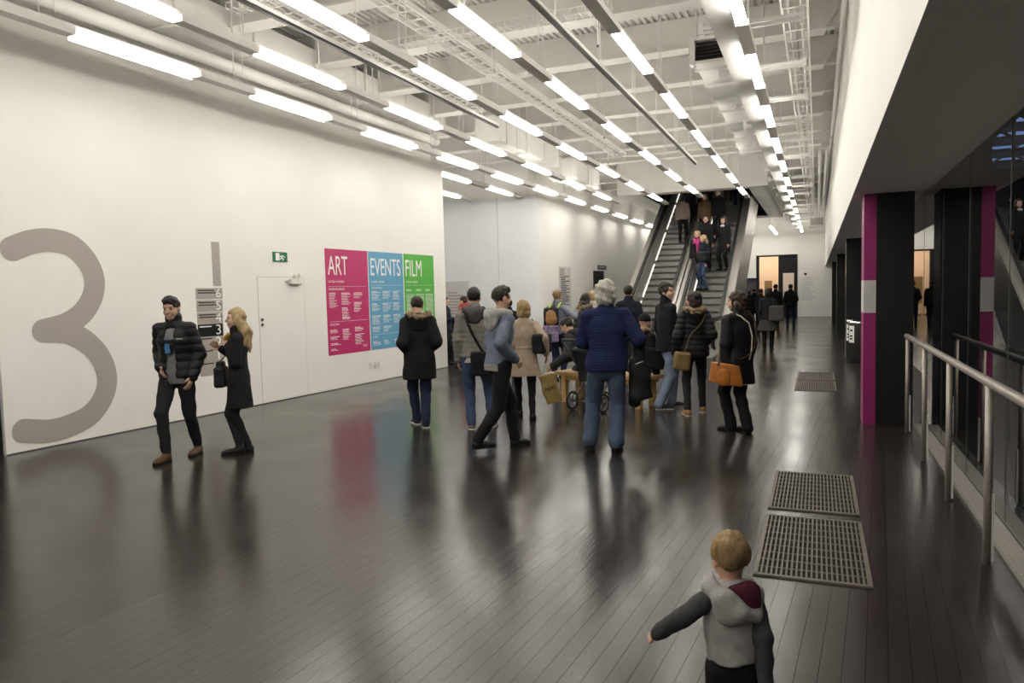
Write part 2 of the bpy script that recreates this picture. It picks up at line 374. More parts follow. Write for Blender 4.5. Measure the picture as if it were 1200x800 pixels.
for y in (37.2, 41.2, 45.2, 49.6, 54.4):
    mb.box(6, 25, y, y+.35, 8.6, 8.9)
    for i in range(6): mb.tube([(7+i*2.6, y+.2, 8.75), (8.3+i*2.6, y+.2, 9.55), (9.6+i*2.6, y+.2, 8.75)], .09, 6)
mb.build('roof_truss', M['darkmetal'], out)
BX(3.2, 5.5, 30, 31.0, -.4, 22).build('outer_pier', M['mattblack'], out)
# ------------------------------------------------------------------ lighting rails and strip lights
LZ = 4.5
ROWS = [  # X at the first end, first tube start, step, rail y0, rail y1, drift in X per metre, words
    (-7.443, 5.65, 2.66, -7, 34.0, .0153, 'the rail beside the poster wall'),
    (-5.97, 6.95, 2.80, -7, 23.2, 0, 'the second rail from the poster wall'),
    (-4.63, 8.25, 2.78, -7, 24.0, 0, 'the third rail from the poster wall'),
    (-3.34, 6.75, 2.82, -7, 23.6, 0, 'the third rail from the right bulkhead'),
    (-2.05, 8.15, 2.76, -7, 24.1, 0, 'the second rail from the right bulkhead'),
    (-.76, 9.60, 2.76, -7, 42.0, 0, 'the rail beside the right bulkhead'),
    (-8.19, 15.55, 2.80, 15.2, 20.5, 0, 'the short rail over the poster wall recess'),
    (-9.7, 9.6, 2.80, 9.2, 20.4, 0, 'the added rail deep in the recess'),  # unseen row added to brighten the recess
    (-11.4, 9.6, 2.80, 9.2, 20.4, 0, 'the innermost added rail of the recess'),  # second unseen row, added for more light in the recess
    (-2.05, 37.0, 1.9, 36.6, 42.4, 0, 'the short rail before the end doorway'),
    (-3.5, 37.0, 1.9, 36.6, 42.4, 0, 'the short added rail by the dark picture'),  # row added to lift the brightness of the end wall
    (-5.2, 37.0, 1.9, 36.6, 42.4, 0, 'the hidden added rail behind the escalators')]  # unseen row added to throw light on the end wall
panel_me = BX(-.07, .07, 0, 1, -.045, .02).mesh('closed_panel', M['trunk'], True)
house_me = BX(-.025, .025, 0, 1.66, -.0, .02).mesh('housing', M['trunkw'], True)
tube_me = BX(-.055, .055, .03, 1.63, -.045, -.001).mesh('lamp_tube', M['tube'], True)
rod_me = MB().tube([(0, 0, .06), (0, 0, DECK-LZ)], .0075, 6).mesh('hanger_rod', M['trunkw'])
ORD = ['first', 'second', 'third', 'fourth', 'fifth', 'sixth', 'seventh', 'eighth', 'ninth', 'tenth', 'eleventh', 'twelfth', 'thirteenth', 'fourteenth', 'fifteenth', 'sixteenth', 'seventeenth', 'eighteenth', 'nineteenth', 'twentieth']
cheek_me = BX(-.078, -.072, .0, 1.66, -.075, .02).mesh('added_wall_shade', M['trunkw'], True)  # cheek plate added to keep hot spots off the left wall
for X, s, st, y0, y1, dr_, words in ROWS:
    tot = len([k for k in range(-8, 30) if y0 <= s+st*k < y1-1.2]); idx = tot
    ang = -math.atan(dr_); rail = empty('lighting_rail', (X, y0, LZ), ang, label='long ceiling lighting rail, ' + words, cat='lighting rail', group='lighting rails')
    BX(-.025, .025, 0, y1-y0, .02, .075).build('cable_spine', M['trunkw'], rail)
    k = -8
    while s+st*k < y1-1.2:
        y = s+st*k; k += 1
        if y < y0: continue
        link('closed_panel', panel_me, rail, loc=(0, y-y0+1.67, 0)).scale.y = st-1.68
        lt = empty('strip_light', (X+(y-y0)*dr_, y, LZ-.0005), ang, label='strip light, ' + ORD[idx-1] + ' from the far end, on ' + words, cat='strip light', group='strip lights on ' + words)
        idx -= 1
        if dr_: link('added_wall_shade', cheek_me, lt)
        link('housing', house_me, lt); link('lamp_tube', tube_me, lt)
        for d in (.25, .42): link('hanger_rod', rod_me, rail, loc=(0, y+d-y0-.6, 0))
# unlit thin tracks
for X, y0, y1, words in ((-2.70, -6, 18.3, 'ending short of the escalators'), (-5.30, -6, 12.4, 'over the middle of the floor')):
    tr = empty('spotlight_track', (X, y0, 4.6), label='thin dark unlit ceiling track ' + words, cat='track', group='unlit tracks')
    BX(-.022, .022, 0, y1-y0, 0, .03).build('track_body', M['darkmetal'], tr); BX(-.03, .03, 0, y1-y0, .03, .07).build('track_cover', M['trunkw'], tr)
    y = 1.0
    while y < y1-y0: link('hanger_rod', rod_me, tr, loc=(0, y, -.05)); y += 1.86

# ------------------------------------------------------------------ ducts, trays, pipes
def duct(x0, x1, y0, y1, z0, z1, label, step=1.2, grille=False, group=None):
    d = empty('air_duct', ((x0+x1)/2, y0, z0), label=label, cat='air duct', group=group); hx = (x1-x0)/2; h = z1-z0; L = y1-y0
    BX(-hx, hx, .0 if not grille else .12, L, 0, h).build('duct_body', M['duct'], d)
    y = .35
    st = BX(-hx-.03, hx+.03, -.02, .02, -.035, 0).box(-hx-.03, -hx, -.02, .02, 0, DECK-z0).box(hx, hx+.03, -.02, .02, 0, DECK-z0).mesh('hanger_strap', M['duct'], True)
    while y < L: link('hanger_strap', st, d, loc=(0, y, 0)); y += step
    if grille:
        g = MB(); g.box(-hx-.06, -hx+.02, -.05, .12, -.03, h+.05); g.box(hx-.02, hx+.06, -.05, .12, -.03, h+.05); g.box(-hx, hx, -.05, .12, h, h+.05); g.box(-hx, hx, -.05, .12, -.03, .01)
        g.build('grille_frame', M['duct'], d); BX(-hx, hx, .10, .12, 0, h).build('grille_back', M['mattblack'], d)
        sl = MB().obox((0, 0, 0), (1, 0, 0), (0, 1, .8), (0, -.8, 1), hx-.02, .035, .005).mesh('grille_slat', M['darkmetal'], True)
        for i in range(5): link('grille_slat', sl, d, loc=(0, .02, .05+i*(h-.06)/5))
    return d
duct(-1.66, -1.14, 11.15, 17.0, 4.9, 5.2, 'white rectangular air duct with a dark louvred grille at its mouth', .95, True)
duct(-1.66, -1.16, 17.0, 18.6, 4.78, 5.2, 'short lower white duct box behind the grille duct', .8)
duct(-8.08, -7.62, -6, 14.9, 5.2, 5.7, 'long white rectangular duct high along the poster wall', 1.45)
duct(-6.72, -6.15, 14.5, 18.3, 4.85, 5.4, 'white duct box hung past the end of the poster wall', 1.2)
duct(-6.80, -6.12, 19.4, 22.0, 4.75, 5.25, 'white duct box just ahead of the escalator bulkhead', 1.1)
def pipe(pts, r, label, name='pipe', mat='duct', group=None):
    return MB().tube(pts, r, 10).build(name, M[mat], label=label, cat='pipe', group=group)
pipe([(-7.95, -6, 4.98), (-7.75, 12.5, 4.98), (-7.7, 14.6, 4.98)], .09, 'round white pipe tucked between the duct and the poster wall')
for X, lab in ((.05, 'white pipe of the roof pair, the one farther from the right bulkhead'), (.22, 'white pipe of the roof pair, the one touching the right bulkhead side')):
    pr_ = empty('pipe', (X, 20.5, 5.1), label=lab, cat='pipe', group='paired pipes by the bulkhead')
    MB().tube([(0, 0, 0), (0, 19.5, 0)], .045, 10).build('pipe_run', M['duct'], pr_)
    st_ = BX(-.01, .01, -.02, .02, .04, BEAM-5.1).mesh('pipe_hanger', M['duct'], True); y = Y00+SP*16
    while y < 40: link('pipe_hanger', st_, pr_, loc=(0, y-20.5, 0)) if y > 20.6 else None; y += SP*2
pipe([(-8, 20.2, 5.3), (.35, 20.2, 5.3)], .02, 'thin white cross pipe hung across the hall below the beams')
def tray(x0, x1, y0, y1, z, label, rung=.3, mesh=False):
    t = empty('cable_tray', ((x0+x1)/2, y0, z), label=label, cat='cable tray', group='cable trays'); hx = (x1-x0)/2; L = y1-y0
    for sx in (-1, 1): BX(sx*hx-.012, sx*hx+.012, 0, L, 0, .07).build('side_rail', M['duct'], t)
    r = BX(-hx, hx, -.012, .012, 0, .015).mesh('rung', M['duct'], True); y = .1; rr = rung
    while y < L: link('rung', r, t, loc=(0, y, 0)); y += rr
    for q in range(3): MB().tube([(-hx*.5+q*hx*.5, 0, .035), (-hx*.5+q*hx*.5, L, .035)], .016, 6).build('cable', M['greyvinyl' if q == 1 else 'duct'], t)
    return t
tray(-.42, -.12, 4, 40, 5.05, 'white cable tray with cables beside the right bulkhead', .45)
tray(-6.6, -6.2, 3, 14.0, 5.35, 'wire cable tray high between the first two rails', .25)
tray(-5.15, -4.8, 4, 20, 5.3, 'wire cable tray over the third rail from the poster wall', .3)
# service trough and its brackets over the right-hand rail
tg = empty('service_trough', (-1.0, 3, 4.62), label='grey service trough with comb-like brackets above the rail by the right bulkhead', cat='trough')
BX(-.13, .12, 0, 38, 0, .10).build('trough_body', M['duct'], tg)
br = BX(-.32, .85, -.02, .02, .10, .14).box(.80, .85, -.02, .02, .06, .20).box(-.32, -.27, -.02, .02, .06, .20).mesh('bracket', M['trunkw'], True)
y = .5
while y < 37.5: link('bracket', br, tg, loc=(0, y, 0)); link('bracket', br, tg, loc=(0, y+.16, 0)); y += 1.93
# lateral cable baskets near the camera end of the roof
for i, (y, xa, xb) in enumerate(((9.2, -6.2, -2.4), (7.2, -6.6, -4.0))):
    b = empty('cable_basket', (xa, y, 5.16), label=('wire cable basket slung across the hall under the roof deck' if i == 0 else 'shorter wire cable basket crossing near the poster wall duct'), cat='cable basket', group='cable baskets')
    mb = MB()
    for q in range(5): mb.tube([(0, q*.06, 0 if 0 < q < 4 else .06), (xb-xa, q*.06, 0 if 0 < q < 4 else .06)], .007, 4)
    mb.build('long_wires', M['duct'], b); cr = MB().tube([(0, 0, .06), (0, 0, 0), (0, .24, 0), (0, .24, .06)], .007, 4).mesh('cross_wire', M['duct'])
    x = 0
    while x < xb-xa: link('cross_wire', cr, b, loc=(x, 0, 0)); x += .1
# sprinkler drops
for i, (x, y, z) in enumerate(((-3.9, 8.2, 4.9), (-2.6, 9.4, 4.75), (-2.9, 12.8, 4.8), (-4.1, 15.2, 4.8), (-3.0, 17.5, 4.85), (-6.6, 9.0, 4.75), (-4.9, 18.5, 4.85))):
    s = empty('sprinkler', (x, y, z), label='thin white sprinkler drop hanging from the roof', cat='sprinkler', group='sprinkler drops')
    MB().tube([(0, 0, .03), (0, 0, DECK-z)], .009, 6).build('drop_pipe', M['trunkw'], s); MB().lathe([(.006, 0), (.018, .008), (.018, .02), (.01, .035)], n=10).build('sprinkler_head', M['darkmetal'], s)
# far extractor box near the end wall
fb = empty('fan_unit', (-.05, 38.0, 4.45), label='pale boxy fan unit hung near the end wall', cat='fan unit'); BX(-.33, .33, 0, .8, 0, .45).build('unit_body', M['duct'], fb); BX(-.28, .28, -.02, 0, .06, .39).build('unit_grille', M['greyvinyl'], fb)

# ------------------------------------------------------------------ escalators
EY, TAN = 20.2, math.tan(R(30)); ETOP = 7.0
def esc_z(y): return max(0, (y-EY)*TAN)
def build_escalator(xa, xb, label, side_l, side_r):
    e = empty('escalator', ((xa+xb)/2, EY-1.9, 0), label=label, cat='escalator', group='escalators'); hx = (xb-xa)/2; o = EY-1.9
    yt = EY+ETOP/TAN
    BX(-hx-.15, hx+.15, -.35, 1.75, 0, .02).build('landing_plate', M['steps'], e)
    run = .20/TAN; sm = MB(); sm.box(-hx, hx, 0, run+.03, -.06, 0); sm.box(-hx, hx, 0, .02, -.22, 0)
    for i in range(18): x = -hx+.03+i*(2*hx-.06)/17; sm.box(x-.007, x+.007, -.005, 0, -.2, -.005)
    sm = sm.mesh('step', M['steps'], True)
    i = 0
    while EY+run*i < yt: link('step', sm, e, loc=(0, EY+run*i-o, .20*(i+1))); i += 1
    BX(-hx-.15, hx+.15, yt-o, yt-o+2.2, ETOP-.05, ETOP).build('upper_landing', M['steps'], e)
    # balustrades: steel skirt band, sloped panel, rail
    def band(x0, x1, dz0, dz1, name, mat, ya=EY-1.3, yb=yt):
        poly = [(ya-o, max(dz0, 0)), (EY-o, max(dz0, 0)), (yb-o, esc_z(yb)+dz0), (yb-o, esc_z(yb)+dz1), (EY-.05-o, dz1), (ya-o, dz1)]
        return MB().prism(poly, x0, x1, 'x').build(name, M[mat], e)
    for s, wd in ((-1, side_l), (1, side_r)):
        a, b = sorted((s*hx, s*(hx+wd)))
        band(a, b, -.05, .16, 'skirt', 'steel')
        c = s*(hx+.075)
        a2, b2 = sorted((s*(hx+.015), s*(hx+wd)))
        band(a2, b2, .16, .82, 'balustrade_panel', 'steel')
        r = band(c-.04, c+.04, .86, .93, 'handrail', 'rubber', EY-1.5)
        band(c-.03, c+.03, .82, .86, 'rail_base', 'rubber', EY-1.45)
        # rounded newel end
        MB().tube([(c, EY-1.3-o, .16), (c, EY-1.5-o, .22), (c, EY-1.62-o, .52), (c, EY-1.5-o, .82), (c, EY-1.3-o, .895)], .045, 8).build('newel_end', M['rubber'], e)
    # row of strip lights under the inner edge of the left balustrade
    for j in range(6):
        ya = EY+.2+j*2.0; yb = ya+1.75
        MB().prism([(ya-o, esc_z(ya)+.17), (yb-o, esc_z(yb)+.17), (yb-o, esc_z(yb)+.20), (ya-o, esc_z(ya)+.20)], -hx-.014, -hx+.01, 'x').build('strip_lamp', M['strip'], e)
    # truss cladding
    poly = [(-.35, .0), (1.9, 0), (yt-o, ETOP-.05), (yt-o, ETOP-1.3), (3.4, 0)]
    poly = [(EY-1.3-o, 0), (EY-o, 0), (yt-o, ETOP-.06), (yt-o, ETOP-1.25), (EY+1.75-o, 0)]
    MB().prism(poly, -hx-side_l+.02, hx+side_r-.02, 'x').build('truss_cladding', M['steel'], e)
    if label.endswith('columns'):
        MB().prism([(EY-1.2-o, 0), (EY-o, .80), (EY+11.0-o, 11.0*TAN+.80), (EY+11.0-o, 11.0*TAN-1.1), (EY+1.9-o, 0)], hx+side_r, hx+side_r+.02, 'x').build('side_panel', M['steel'], e)
    return e, hx
build_escalator(-4.90, -3.92, 'steel escalator on the side of the long white wall', .30, .24)
build_escalator(-3.40, -2.45, 'steel escalator nearer the right bulkhead and columns', .24, .30)
# ------------------------------------------------------------------ things on the walls
def on_wall_obj(name, label, cat, u, z, off=.0): 
    o = empty(name, label=label, cat=cat); o.matrix_world = WMAT @ Matrix.Translation((u, z, off)); return o
def panel(u0, u1, z0, z1, name, mat, parent, d0=.0, d1=.006): return BX(u0, u1, z0, z1, d0, d1).build(name, M[mat], parent)
# the big numeral
pts = [(14, 291.5), (36, 283.5), (60, 281.5), (84, 288), (102, 306), (110.5, 327), (108, 348), (96, 367), (77, 380), (51, 387.5), (80, 389.5), (103, 402), (119, 421), (125.5, 444), (120, 467), (104, 487), (80, 499), (56, 505), (28, 504.5)]
def smooth(ps, n=8):
    out = []
    for i in range(len(ps)-1):
        p0, p1, p2, p3 = ps[max(i-1, 0)], ps[i], ps[i+1], ps[min(i+2, len(ps)-1)]
        for k in range(n):
            t = k/n; out.append(tuple(.5*((2*p1[a])+(-p0[a]+p2[a])*t+(2*p0[a]-5*p1[a]+4*p2[a]-p3[a])*t*t+(-p0[a]+3*p1[a]-3*p2[a]+p3[a])*t**3) for a in range(2)))
    out.append(ps[-1]); return out
def ribbon(poly2, hw, mb):
    b = len(mb.v); n = len(poly2)
    for i, (u, z) in enumerate(poly2):
        a, c = poly2[max(i-1, 0)], poly2[min(i+1, n-1)]; t = Vector((c[0]-a[0], c[1]-a[1])).normalized()
        for sgn in (1, -1): mb.v.append((u-t.y*hw*sgn, z+t.x*hw*sgn, .004))
    for i in range(n-1): mb.f.append((b+2*i, b+2*i+1, b+2*i+3, b+2*i+2)); mb.sm.append(0)
    for (u, z) in (poly2[0], poly2[-1]):
        b = len(mb.v)
        for k in range(20): a = 2*math.pi*k/20; mb.v.append((u+hw*math.cos(a), z+hw*math.sin(a), .0043))
        mb.f.append(tuple(range(b, b+20))); mb.sm.append(0)
up = [on_wall(*p) for p in smooth(pts[:10])]; lo = [on_wall(*p) for p in smooth(pts[9:])]
num = on_wall_obj('wall_numeral', 'giant pale grey numeral 3 with rounded ends on the white wall', 'numeral', 0, 0)
mb = MB(); ribbon(up, .135, mb); num_o = mb.build('upper_bowl', M['greyvinyl'], num); mb = MB(); ribbon([(u, z) for u, z in lo], .135, mb); mb.build('lower_bowl', M['greyvinyl'], num).location.z = .0006
# floor directory
ds = on_wall_obj('floor_directory', 'grey and black floor directory with numbers six down to zero beside the numeral', 'sign', 0, 0)
def quad_panel(x0, y0, x1, y1, name, mat, parent):
    (u0, z1_), (u1, z0_) = on_wall(x0, y0), on_wall(x1, y1); return panel(u0, u1, min(z0_, z1_), max(z0_, z1_), name, mat, parent), u0, u1, z0_, z1_
quad_panel(247.3, 283, 259, 335, 'directory_stem', 'greyvinyl', ds)
rows = [('6', 337.6), ('5', 352), ('4', 366.6), ('3', 380.5), ('2', 395), ('1', 409.5), ('0', 424.5)]
for i, (dg, y) in enumerate(rows):
    x0 = 229+i*.9; o, u0, u1, z0, z1 = quad_panel(x0, y, 260.5+i*.35, y+12.4, 'directory_plate', 'black' if dg == '3' else 'greyvinyl', ds)
    h = z1-z0; t = link('digit', text_mesh(dg, h*1.15, M['signwhite'], .001, sx=1.15), o); t.location = (u1-h*.82, z0+.025, .008)
    mb = MB()
    for q in range(2 if i < 3 else 1): mb.box(u0+.03, u0+.03+(.30 if q == 0 else .42)*(1 if i < 3 else .7), z1-.04-q*.035, z1-.025-q*.035, .006, .0075)
    mb.build('small_print', M['signwhite' if dg == '3' else 'mattblack'], o, kind='stuff')
# exit sign
u0, z1 = on_wall(319, 294.8); u1, z0 = on_wall(336.3, 307)
ex = on_wall_obj('exit_sign', 'small green emergency exit sign with running figure', 'exit sign', u0, z0); wd, h = u1-u0, z1-z0
panel(0, wd, 0, h, 'sign_plate', 'green_sign', ex, 0, .012); panel(wd*.18, wd*.44, h*.12, h*.88, 'door_symbol', 'signwhite', ex, .012, .014)
mb = MB(); c = wd*.64
for a, b, r in (((c, h*.74), (c, h*.75), .026), ((c, h*.62), (c-.02, h*.42), .016), ((c-.02, h*.42), (c+.03, h*.28), .012), ((c+.03, h*.28), (c+.0, h*.14), .011), ((c-.02, h*.42), (c-.05, h*.25), .012), ((c-.05, h*.25), (c-.09, h*.22), .010), ((c, h*.6), (c+.06, h*.5), .009), ((c, h*.6), (c-.06, h*.55), .009)):
    mb.tube([(a[0], a[1], .013), (b[0], b[1], .0132)], r, 8, flat=.15)
mb.build('running_figure', M['signwhite'], ex)
# emergency light
u, z = on_wall(344, 329)
el = on_wall_obj('emergency_light', 'twin-head white emergency light fixed on the wall under the exit sign', 'emergency light', u, z)
BX(-.13, .13, -.05, .03, 0, .07).build('light_body', M['ivory'], el); BX(-.12, .12, -.065, -.05, .005, .06).build('light_lens', M['greyvinyl'], el)
for sx in (-.05, .06): MB().tube([(sx, .03, .035), (sx, .075, .05), (sx+.02, .10, .075)], [.012, .02, .032], 10).build('lamp_head', M['ivory'], el)
BX(-.21, -.13, -.01, .01, .01, .03).build('conduit', M['ivory'], el)
# flush door in the wall: shadow-gap lines, locks
(ua, zt), (ub, _) = on_wall(301.5, 324.5), on_wall(356, 340)
dr = on_wall_obj('door_3', None, None, 0, 0); dr['kind'] = 'structure'
panel(ua, ub, .02, zt, 'door_leaf', 'white', dr, 0, .004)
for a in ((ua-.006, ua, 0, zt), (ub, ub+.006, 0, zt), (ua, ub, zt, zt+.006)): panel(*a, 'shadow_gap', 'greyvinyl', dr, 0, .002)
for yy in (374.5, 380.5):
    u, z = on_wall(307, yy); MB().lathe([(.025, 0), (.025, .012), (.018, .016)], (u, z, .004), 14).build('lock_cylinder', M['darkmetal'], dr)
# socket plates
for (x0, y0, x1, y1), lab in (((183, 468, 191, 474.5), 'white double socket plate low on the wall beside the walking man'), ((432, 424.5, 436.8, 430), 'white socket plate below the blue poster'), ((438, 424, 444.5, 429.5), 'white switch plate below the green poster')):
    (u0, za), (u1, zb) = on_wall(x0, y0), on_wall(x1, y1); s = on_wall_obj('socket_plate', lab, 'socket', u0, zb)
    panel(0, u1-u0, 0, za-zb, 'plate', 'ivory', s, 0, .012)
    for q in range(2): panel((u1-u0)*(.15+.45*q), (u1-u0)*(.4+.45*q), .02, (za-zb)*.7, 'socket_face', 'greypanel', s, .012, .015)
# posters
def poster(x0, x1, xb0, name_mat, title, label, tsx, blocks, sub):
    u0, u1 = on_wall(x0, 294)[0], on_wall(x1, 298)[0]; z0, z1 = .62, 2.515; wd = u1-u0; H_ = z1-z0
    p = on_wall_obj('wall_poster', label, 'poster', u0, z0); p['group'] = 'programme posters'
    panel(0, wd, 0, H_, 'poster_sheet', name_mat, p, 0, .005)
    t = text_mesh(title, .40, M['signwhite'], .0008); xs = [v.co.x for v in t.vertices]; ys = [v.co.y for v in t.vertices]
    t.transform(Matrix.Translation((-min(xs), -min(ys), 0))); t.transform(Matrix.Diagonal((tsx*wd/(max(xs)-min(xs)), .335/(max(ys)-min(ys)), 1, 1)))
    link('title_lettering', t, p).location = (.065, H_-.46, .006)
    link('heading', text_mesh('OCTOBER - NOVEMBER', .052, M['signwhite'], .0005, sx=.8), p).location = (.065, H_-.60, .006)
    rules = MB(); tx = MB()
    for (hz, head, cols) in sub:
        BX(.06, wd-.07, hz+.075, hz+.079, .005, .0066).build('rule_line', M['signwhite'], p)
        if head: link('heading', text_mesh(head, .05, M['signwhite'], .0005, sx=.8), p).location = (.065, hz+.01, .006)
    for (cx, zt_, cw, nl, para) in blocks:
        rnd = random.Random(int(cx*1000)+int(zt_*100)+nl)
        for i in range(nl):
            zz = zt_-i*.0225; ln = cw*(rnd.uniform(.55, 1) if not para else (1 if i < nl-1 else .6)); hh = .0125 if i < 2 and not para else .0085
            x = cx
            while x < cx+ln-.01:
                wl = rnd.uniform(.02, .055); wl = min(wl, cx+ln-x); tx.box(x, x+wl, zz, zz+hh, .005, .0063); x += wl+.008
    tx.build('small_print', M['signwhite'], p, fix=False, kind='stuff')
    return p, wd, H_
ub = [(.07, 1.10, .24, 12, 0), (.42, 1.10, .28, 10, 0), (.42, .83, .26, 8, 0), (.42, .655, .25, 2, 0), (.78, 1.10, .28, 5, 0), (.78, .92, .24, 8, 0),
      (.07, .44, .26, 3, 0), (.07, .32, .26, 3, 0), (.07, .20, .28, 2, 0), (.07, .10, .22, 2, 0), (.42, .44, .26, 9, 0), (.78, .46, .28, 4, 0), (.78, .33, .28, 9, 0)]
pp, wd, H_ = poster(380.2, 430, 0, 'pink', 'ART', 'magenta wall poster headed ART in tall white letters', .45, ub, [(1.15, 'EXHIBITIONS & DISPLAYS', 3), (.52, 'COLLECTION', 3)])
link('logo', text_mesh('TATE', .062, M['signwhite'], .0005), pp).location = (wd-.24, .09, .006)
eb = [(.07+c*.36, 1.12-r*.235, .30, 7 if (c+r) % 2 else 8, 0) for c in range(3) for r in range(3)] + [(.07, .43, .28, 5, 0), (.43, .43, .28, 5, 0), (.07, .15, .26, 4, 0), (.43, .15, .22, 4, 0), (.79, .15, .24, 4, 0)]
poster(430.9, 471.3, 0, 'blue', 'EVENTS', 'sky blue wall poster headed EVENTS in tall white letters', .86, eb, [(1.17, 'TALKS & LECTURES', 3), (.22, 'COURSES', 3)])
fb_ = [(.07+c*.37, 1.15-i*.09, .24, 2, 0) for c in range(3) for i in range(1)] + [(.07+c*.37, 1.05, .31, 44, 1) for c in range(3)]
poster(472.3, 507.4, 0, 'green', 'FILM', 'green wall poster headed FILM in tall white letters', .52, fb_, [(1.17, None, 3)])
# panels on the far walls
def text_board(o, w_, h_, n, mat='signwhite', tm='greyvinyl'):
    BX(0, w_, 0, h_, 0, .008).build('board_sheet', M[mat], o); tx = MB(); rnd = random.Random(n)
    for i in range(n):
        z = h_*.8-i*h_*.7/n; tx.box(w_*.12, w_*(.12+rnd.uniform(.35, .75)), z, z+h_*.35/n, .008, .0095)
    tx.build('small_print', M[tm], o, kind='stuff')
(u0, z1), (u1, z0) = on_wall(657, 312), on_wall(671.5, 370)
tp = on_wall_obj('text_panel', 'tall pale grey wall text panel with a plan beyond the seated group', 'text panel', u0, z0, -.058); text_board(tp, u1-u0, z1-z0, 22, 'greypanel', 'mattblack'); BX(.06, .45, z1-z0-.35, z1-z0-.05, .008, .01).build('plan_block', M['greyvinyl'], tp)
(u0, z1), (u1, _) = on_wall(697, 317), on_wall(710, 317)
d4 = on_wall_obj('door_4', None, None, u0, 0, -.06); d4['kind'] = 'structure'; BX(0, u1-u0, 0, z1, 0, .01).build('door_leaf', M['mattblack'], d4); BX(u1-u0-.1, u1-u0-.03, 0, z1, .01, .02).build('door_edge', M['greypanel'], d4)
(u0, z1), (u1, z0) = on_wall(702, 310.5), on_wall(711.5, 316)
sg = on_wall_obj('door_sign', 'small purple grey sign above the dark side door', 'sign', u0, z0, -.055); BX(0, u1-u0, 0, z1-z0, 0, .03).build('sign_plate', M['purple'], sg); BX(.1, .3, .07, z1-z0-.05, .03, .033).box(.4, .7, .07, z1-z0-.05, .03, .033).build('sign_symbols', M['greypanel'], sg)
a = on_y(521, 330, YR); b = on_y(551.5, 400, YR)
rb = empty('info_board', (a.x, YR, b.z), label='pale blue grey information board on the recess wall behind the desk', cat='information board'); rb.rotation_euler = (R(90), 0, 0); text_board(rb, b.x-a.x, a.z-b.z, 14, 'greypanel'); rb.location.y = YR-.002
a = on_y(939, 325, YE); b = on_y(956, 352, YE)
wt = empty('wall_text', (a.x, YE-.002, b.z), label='block of small grey lettering on the end wall right of the doorway', cat='wall text'); wt.rotation_euler = (R(90), 0, 0)
tx = MB(); rnd = random.Random(3)
for i in range(12): tx.box(0, (b.x-a.x)*rnd.uniform(.6, 1), (a.z-b.z)*(1-i/12)-.05, (a.z-b.z)*(1-i/12)-.01, 0, .003)
tx.build('small_print', M['greypanel'], wt, kind='stuff'); BX(.15, .27, a.z-b.z+.12, a.z-b.z+.24, 0, .003).build('heading_mark', M['mattblack'], wt)

# ------------------------------------------------------------------ floor grilles
def grate(x0, x1, y0, y1, label):
    g = empty('floor_grille', ((x0+x1)/2, (y0+y1)/2, 0), label=label, cat='floor grille', group='floor grilles'); hx, hy = (x1-x0)/2, (y1-y0)/2
    BX(-hx, hx, -hy, hy, .0008, .0016).build('pit_shade_sheet', M['mattblack'], g)  # thin black sheet stands in for the shade below the bars
    MB().box(-hx-.015, hx+.015, -hy-.015, -hy+.012, 0, .011).box(-hx-.015, hx+.015, hy-.012, hy+.015, 0, .011).box(-hx-.015, -hx+.010, -hy, hy, 0, .011).box(hx-.010, hx+.015, -hy, hy, 0, .011).build('grille_frame', M['grate'], g)
    n = 22; bar = BX(-.005, .005, -hy, hy, .001, .010).mesh('bar', M['grate'], True)
    for i in range(1, n): link('bar', bar, g, loc=(-hx+2*hx*i/n, 0, 0))
    cb = BX(-hx, hx, -.005, .005, .001, .009).mesh('cross_bar', M['grate'], True)
    for i in range(1, 9): link('cross_bar', cb, g, loc=(0, -hy+2*hy*i/9, 0))
grate(-.325, .27, 4.38, 5.56, 'larger-looking metal floor grille nearest the running toddler')
grate(-.325, .27, 5.76, 6.92, 'metal floor grille just past the one by the toddler')
grate(-.325, .27, 12.55, 13.76, 'metal floor grille of the far pair, on the side of the handrail')
grate(-.325, .27, 13.96, 15.20, 'metal floor grille of the far pair, on the side of the bins')

# ------------------------------------------------------------------ handrail
hr = empty('handrail', (.92, 9.17, 0), label='brushed metal handrail on round posts along the glass wall', cat='handrail')
MB().tube([(0, .12, 1.07), (0, -10, 1.07)], .027, 14).build('top_rail', M['rail'], hr)
post = MB().tube([(0, 0, 0), (0, 0, 1.05)], .022, 14).mesh('post', M['rail'])
for i in range(7): link('post', post, hr, loc=(0, -1.4*i, 0))
fin = BX(.018, .032, -.016, .016, .02, .42).mesh('post_fin', M['greypanel'], True)
for i in range(7): link('post_fin', fin, hr, loc=(0, -1.4*i, 0))

# ------------------------------------------------------------------ litter bins
def litter_bin(x, y, label, s=1):
    b = empty('litter_bin', (x, y, 0), label=label, cat='bin', group='litter bins')
    MB().lathe([(.235*s, 0), (.24*s, .03), (.24*s, .80), (.235*s, .82)], n=28).build('bin_body', M['black'], b)
    MB().lathe([(.245*s, .82), (.25*s, .84), (.24*s, .87), (.17*s, .885), (.12*s, .86)], n=28).build('bin_lid', M['chrome'], b)
    a0 = R(200)
    v = MB(); n = 6
    for i in range(n+1):
        a = a0+i*R(6)
        for z in (.42, .78): v.v.append((.243*s*math.cos(a), .243*s*math.sin(a), z))
    for i in range(n): v.f.append((2*i, 2*i+2, 2*i+3, 2*i+1)); v.sm.append(1)
    lb = v.build('bin_label', M['signwhite'], b)
    m2 = MB()
    for z in (.50, .56, .68): m2.obox((.2445*s*math.cos(a0+R(18)), .2445*s*math.sin(a0+R(18)), z), (-math.sin(a0+R(18)), math.cos(a0+R(18)), 0), (math.cos(a0+R(18)), math.sin(a0+R(18)), 0), (0, 0, 1), .035, .002, .018)
    m2.build('label_symbols', M['mattblack'], lb)
litter_bin(.86, 17.55, 'black round litter bin with steel lid, next to the magenta banded column')
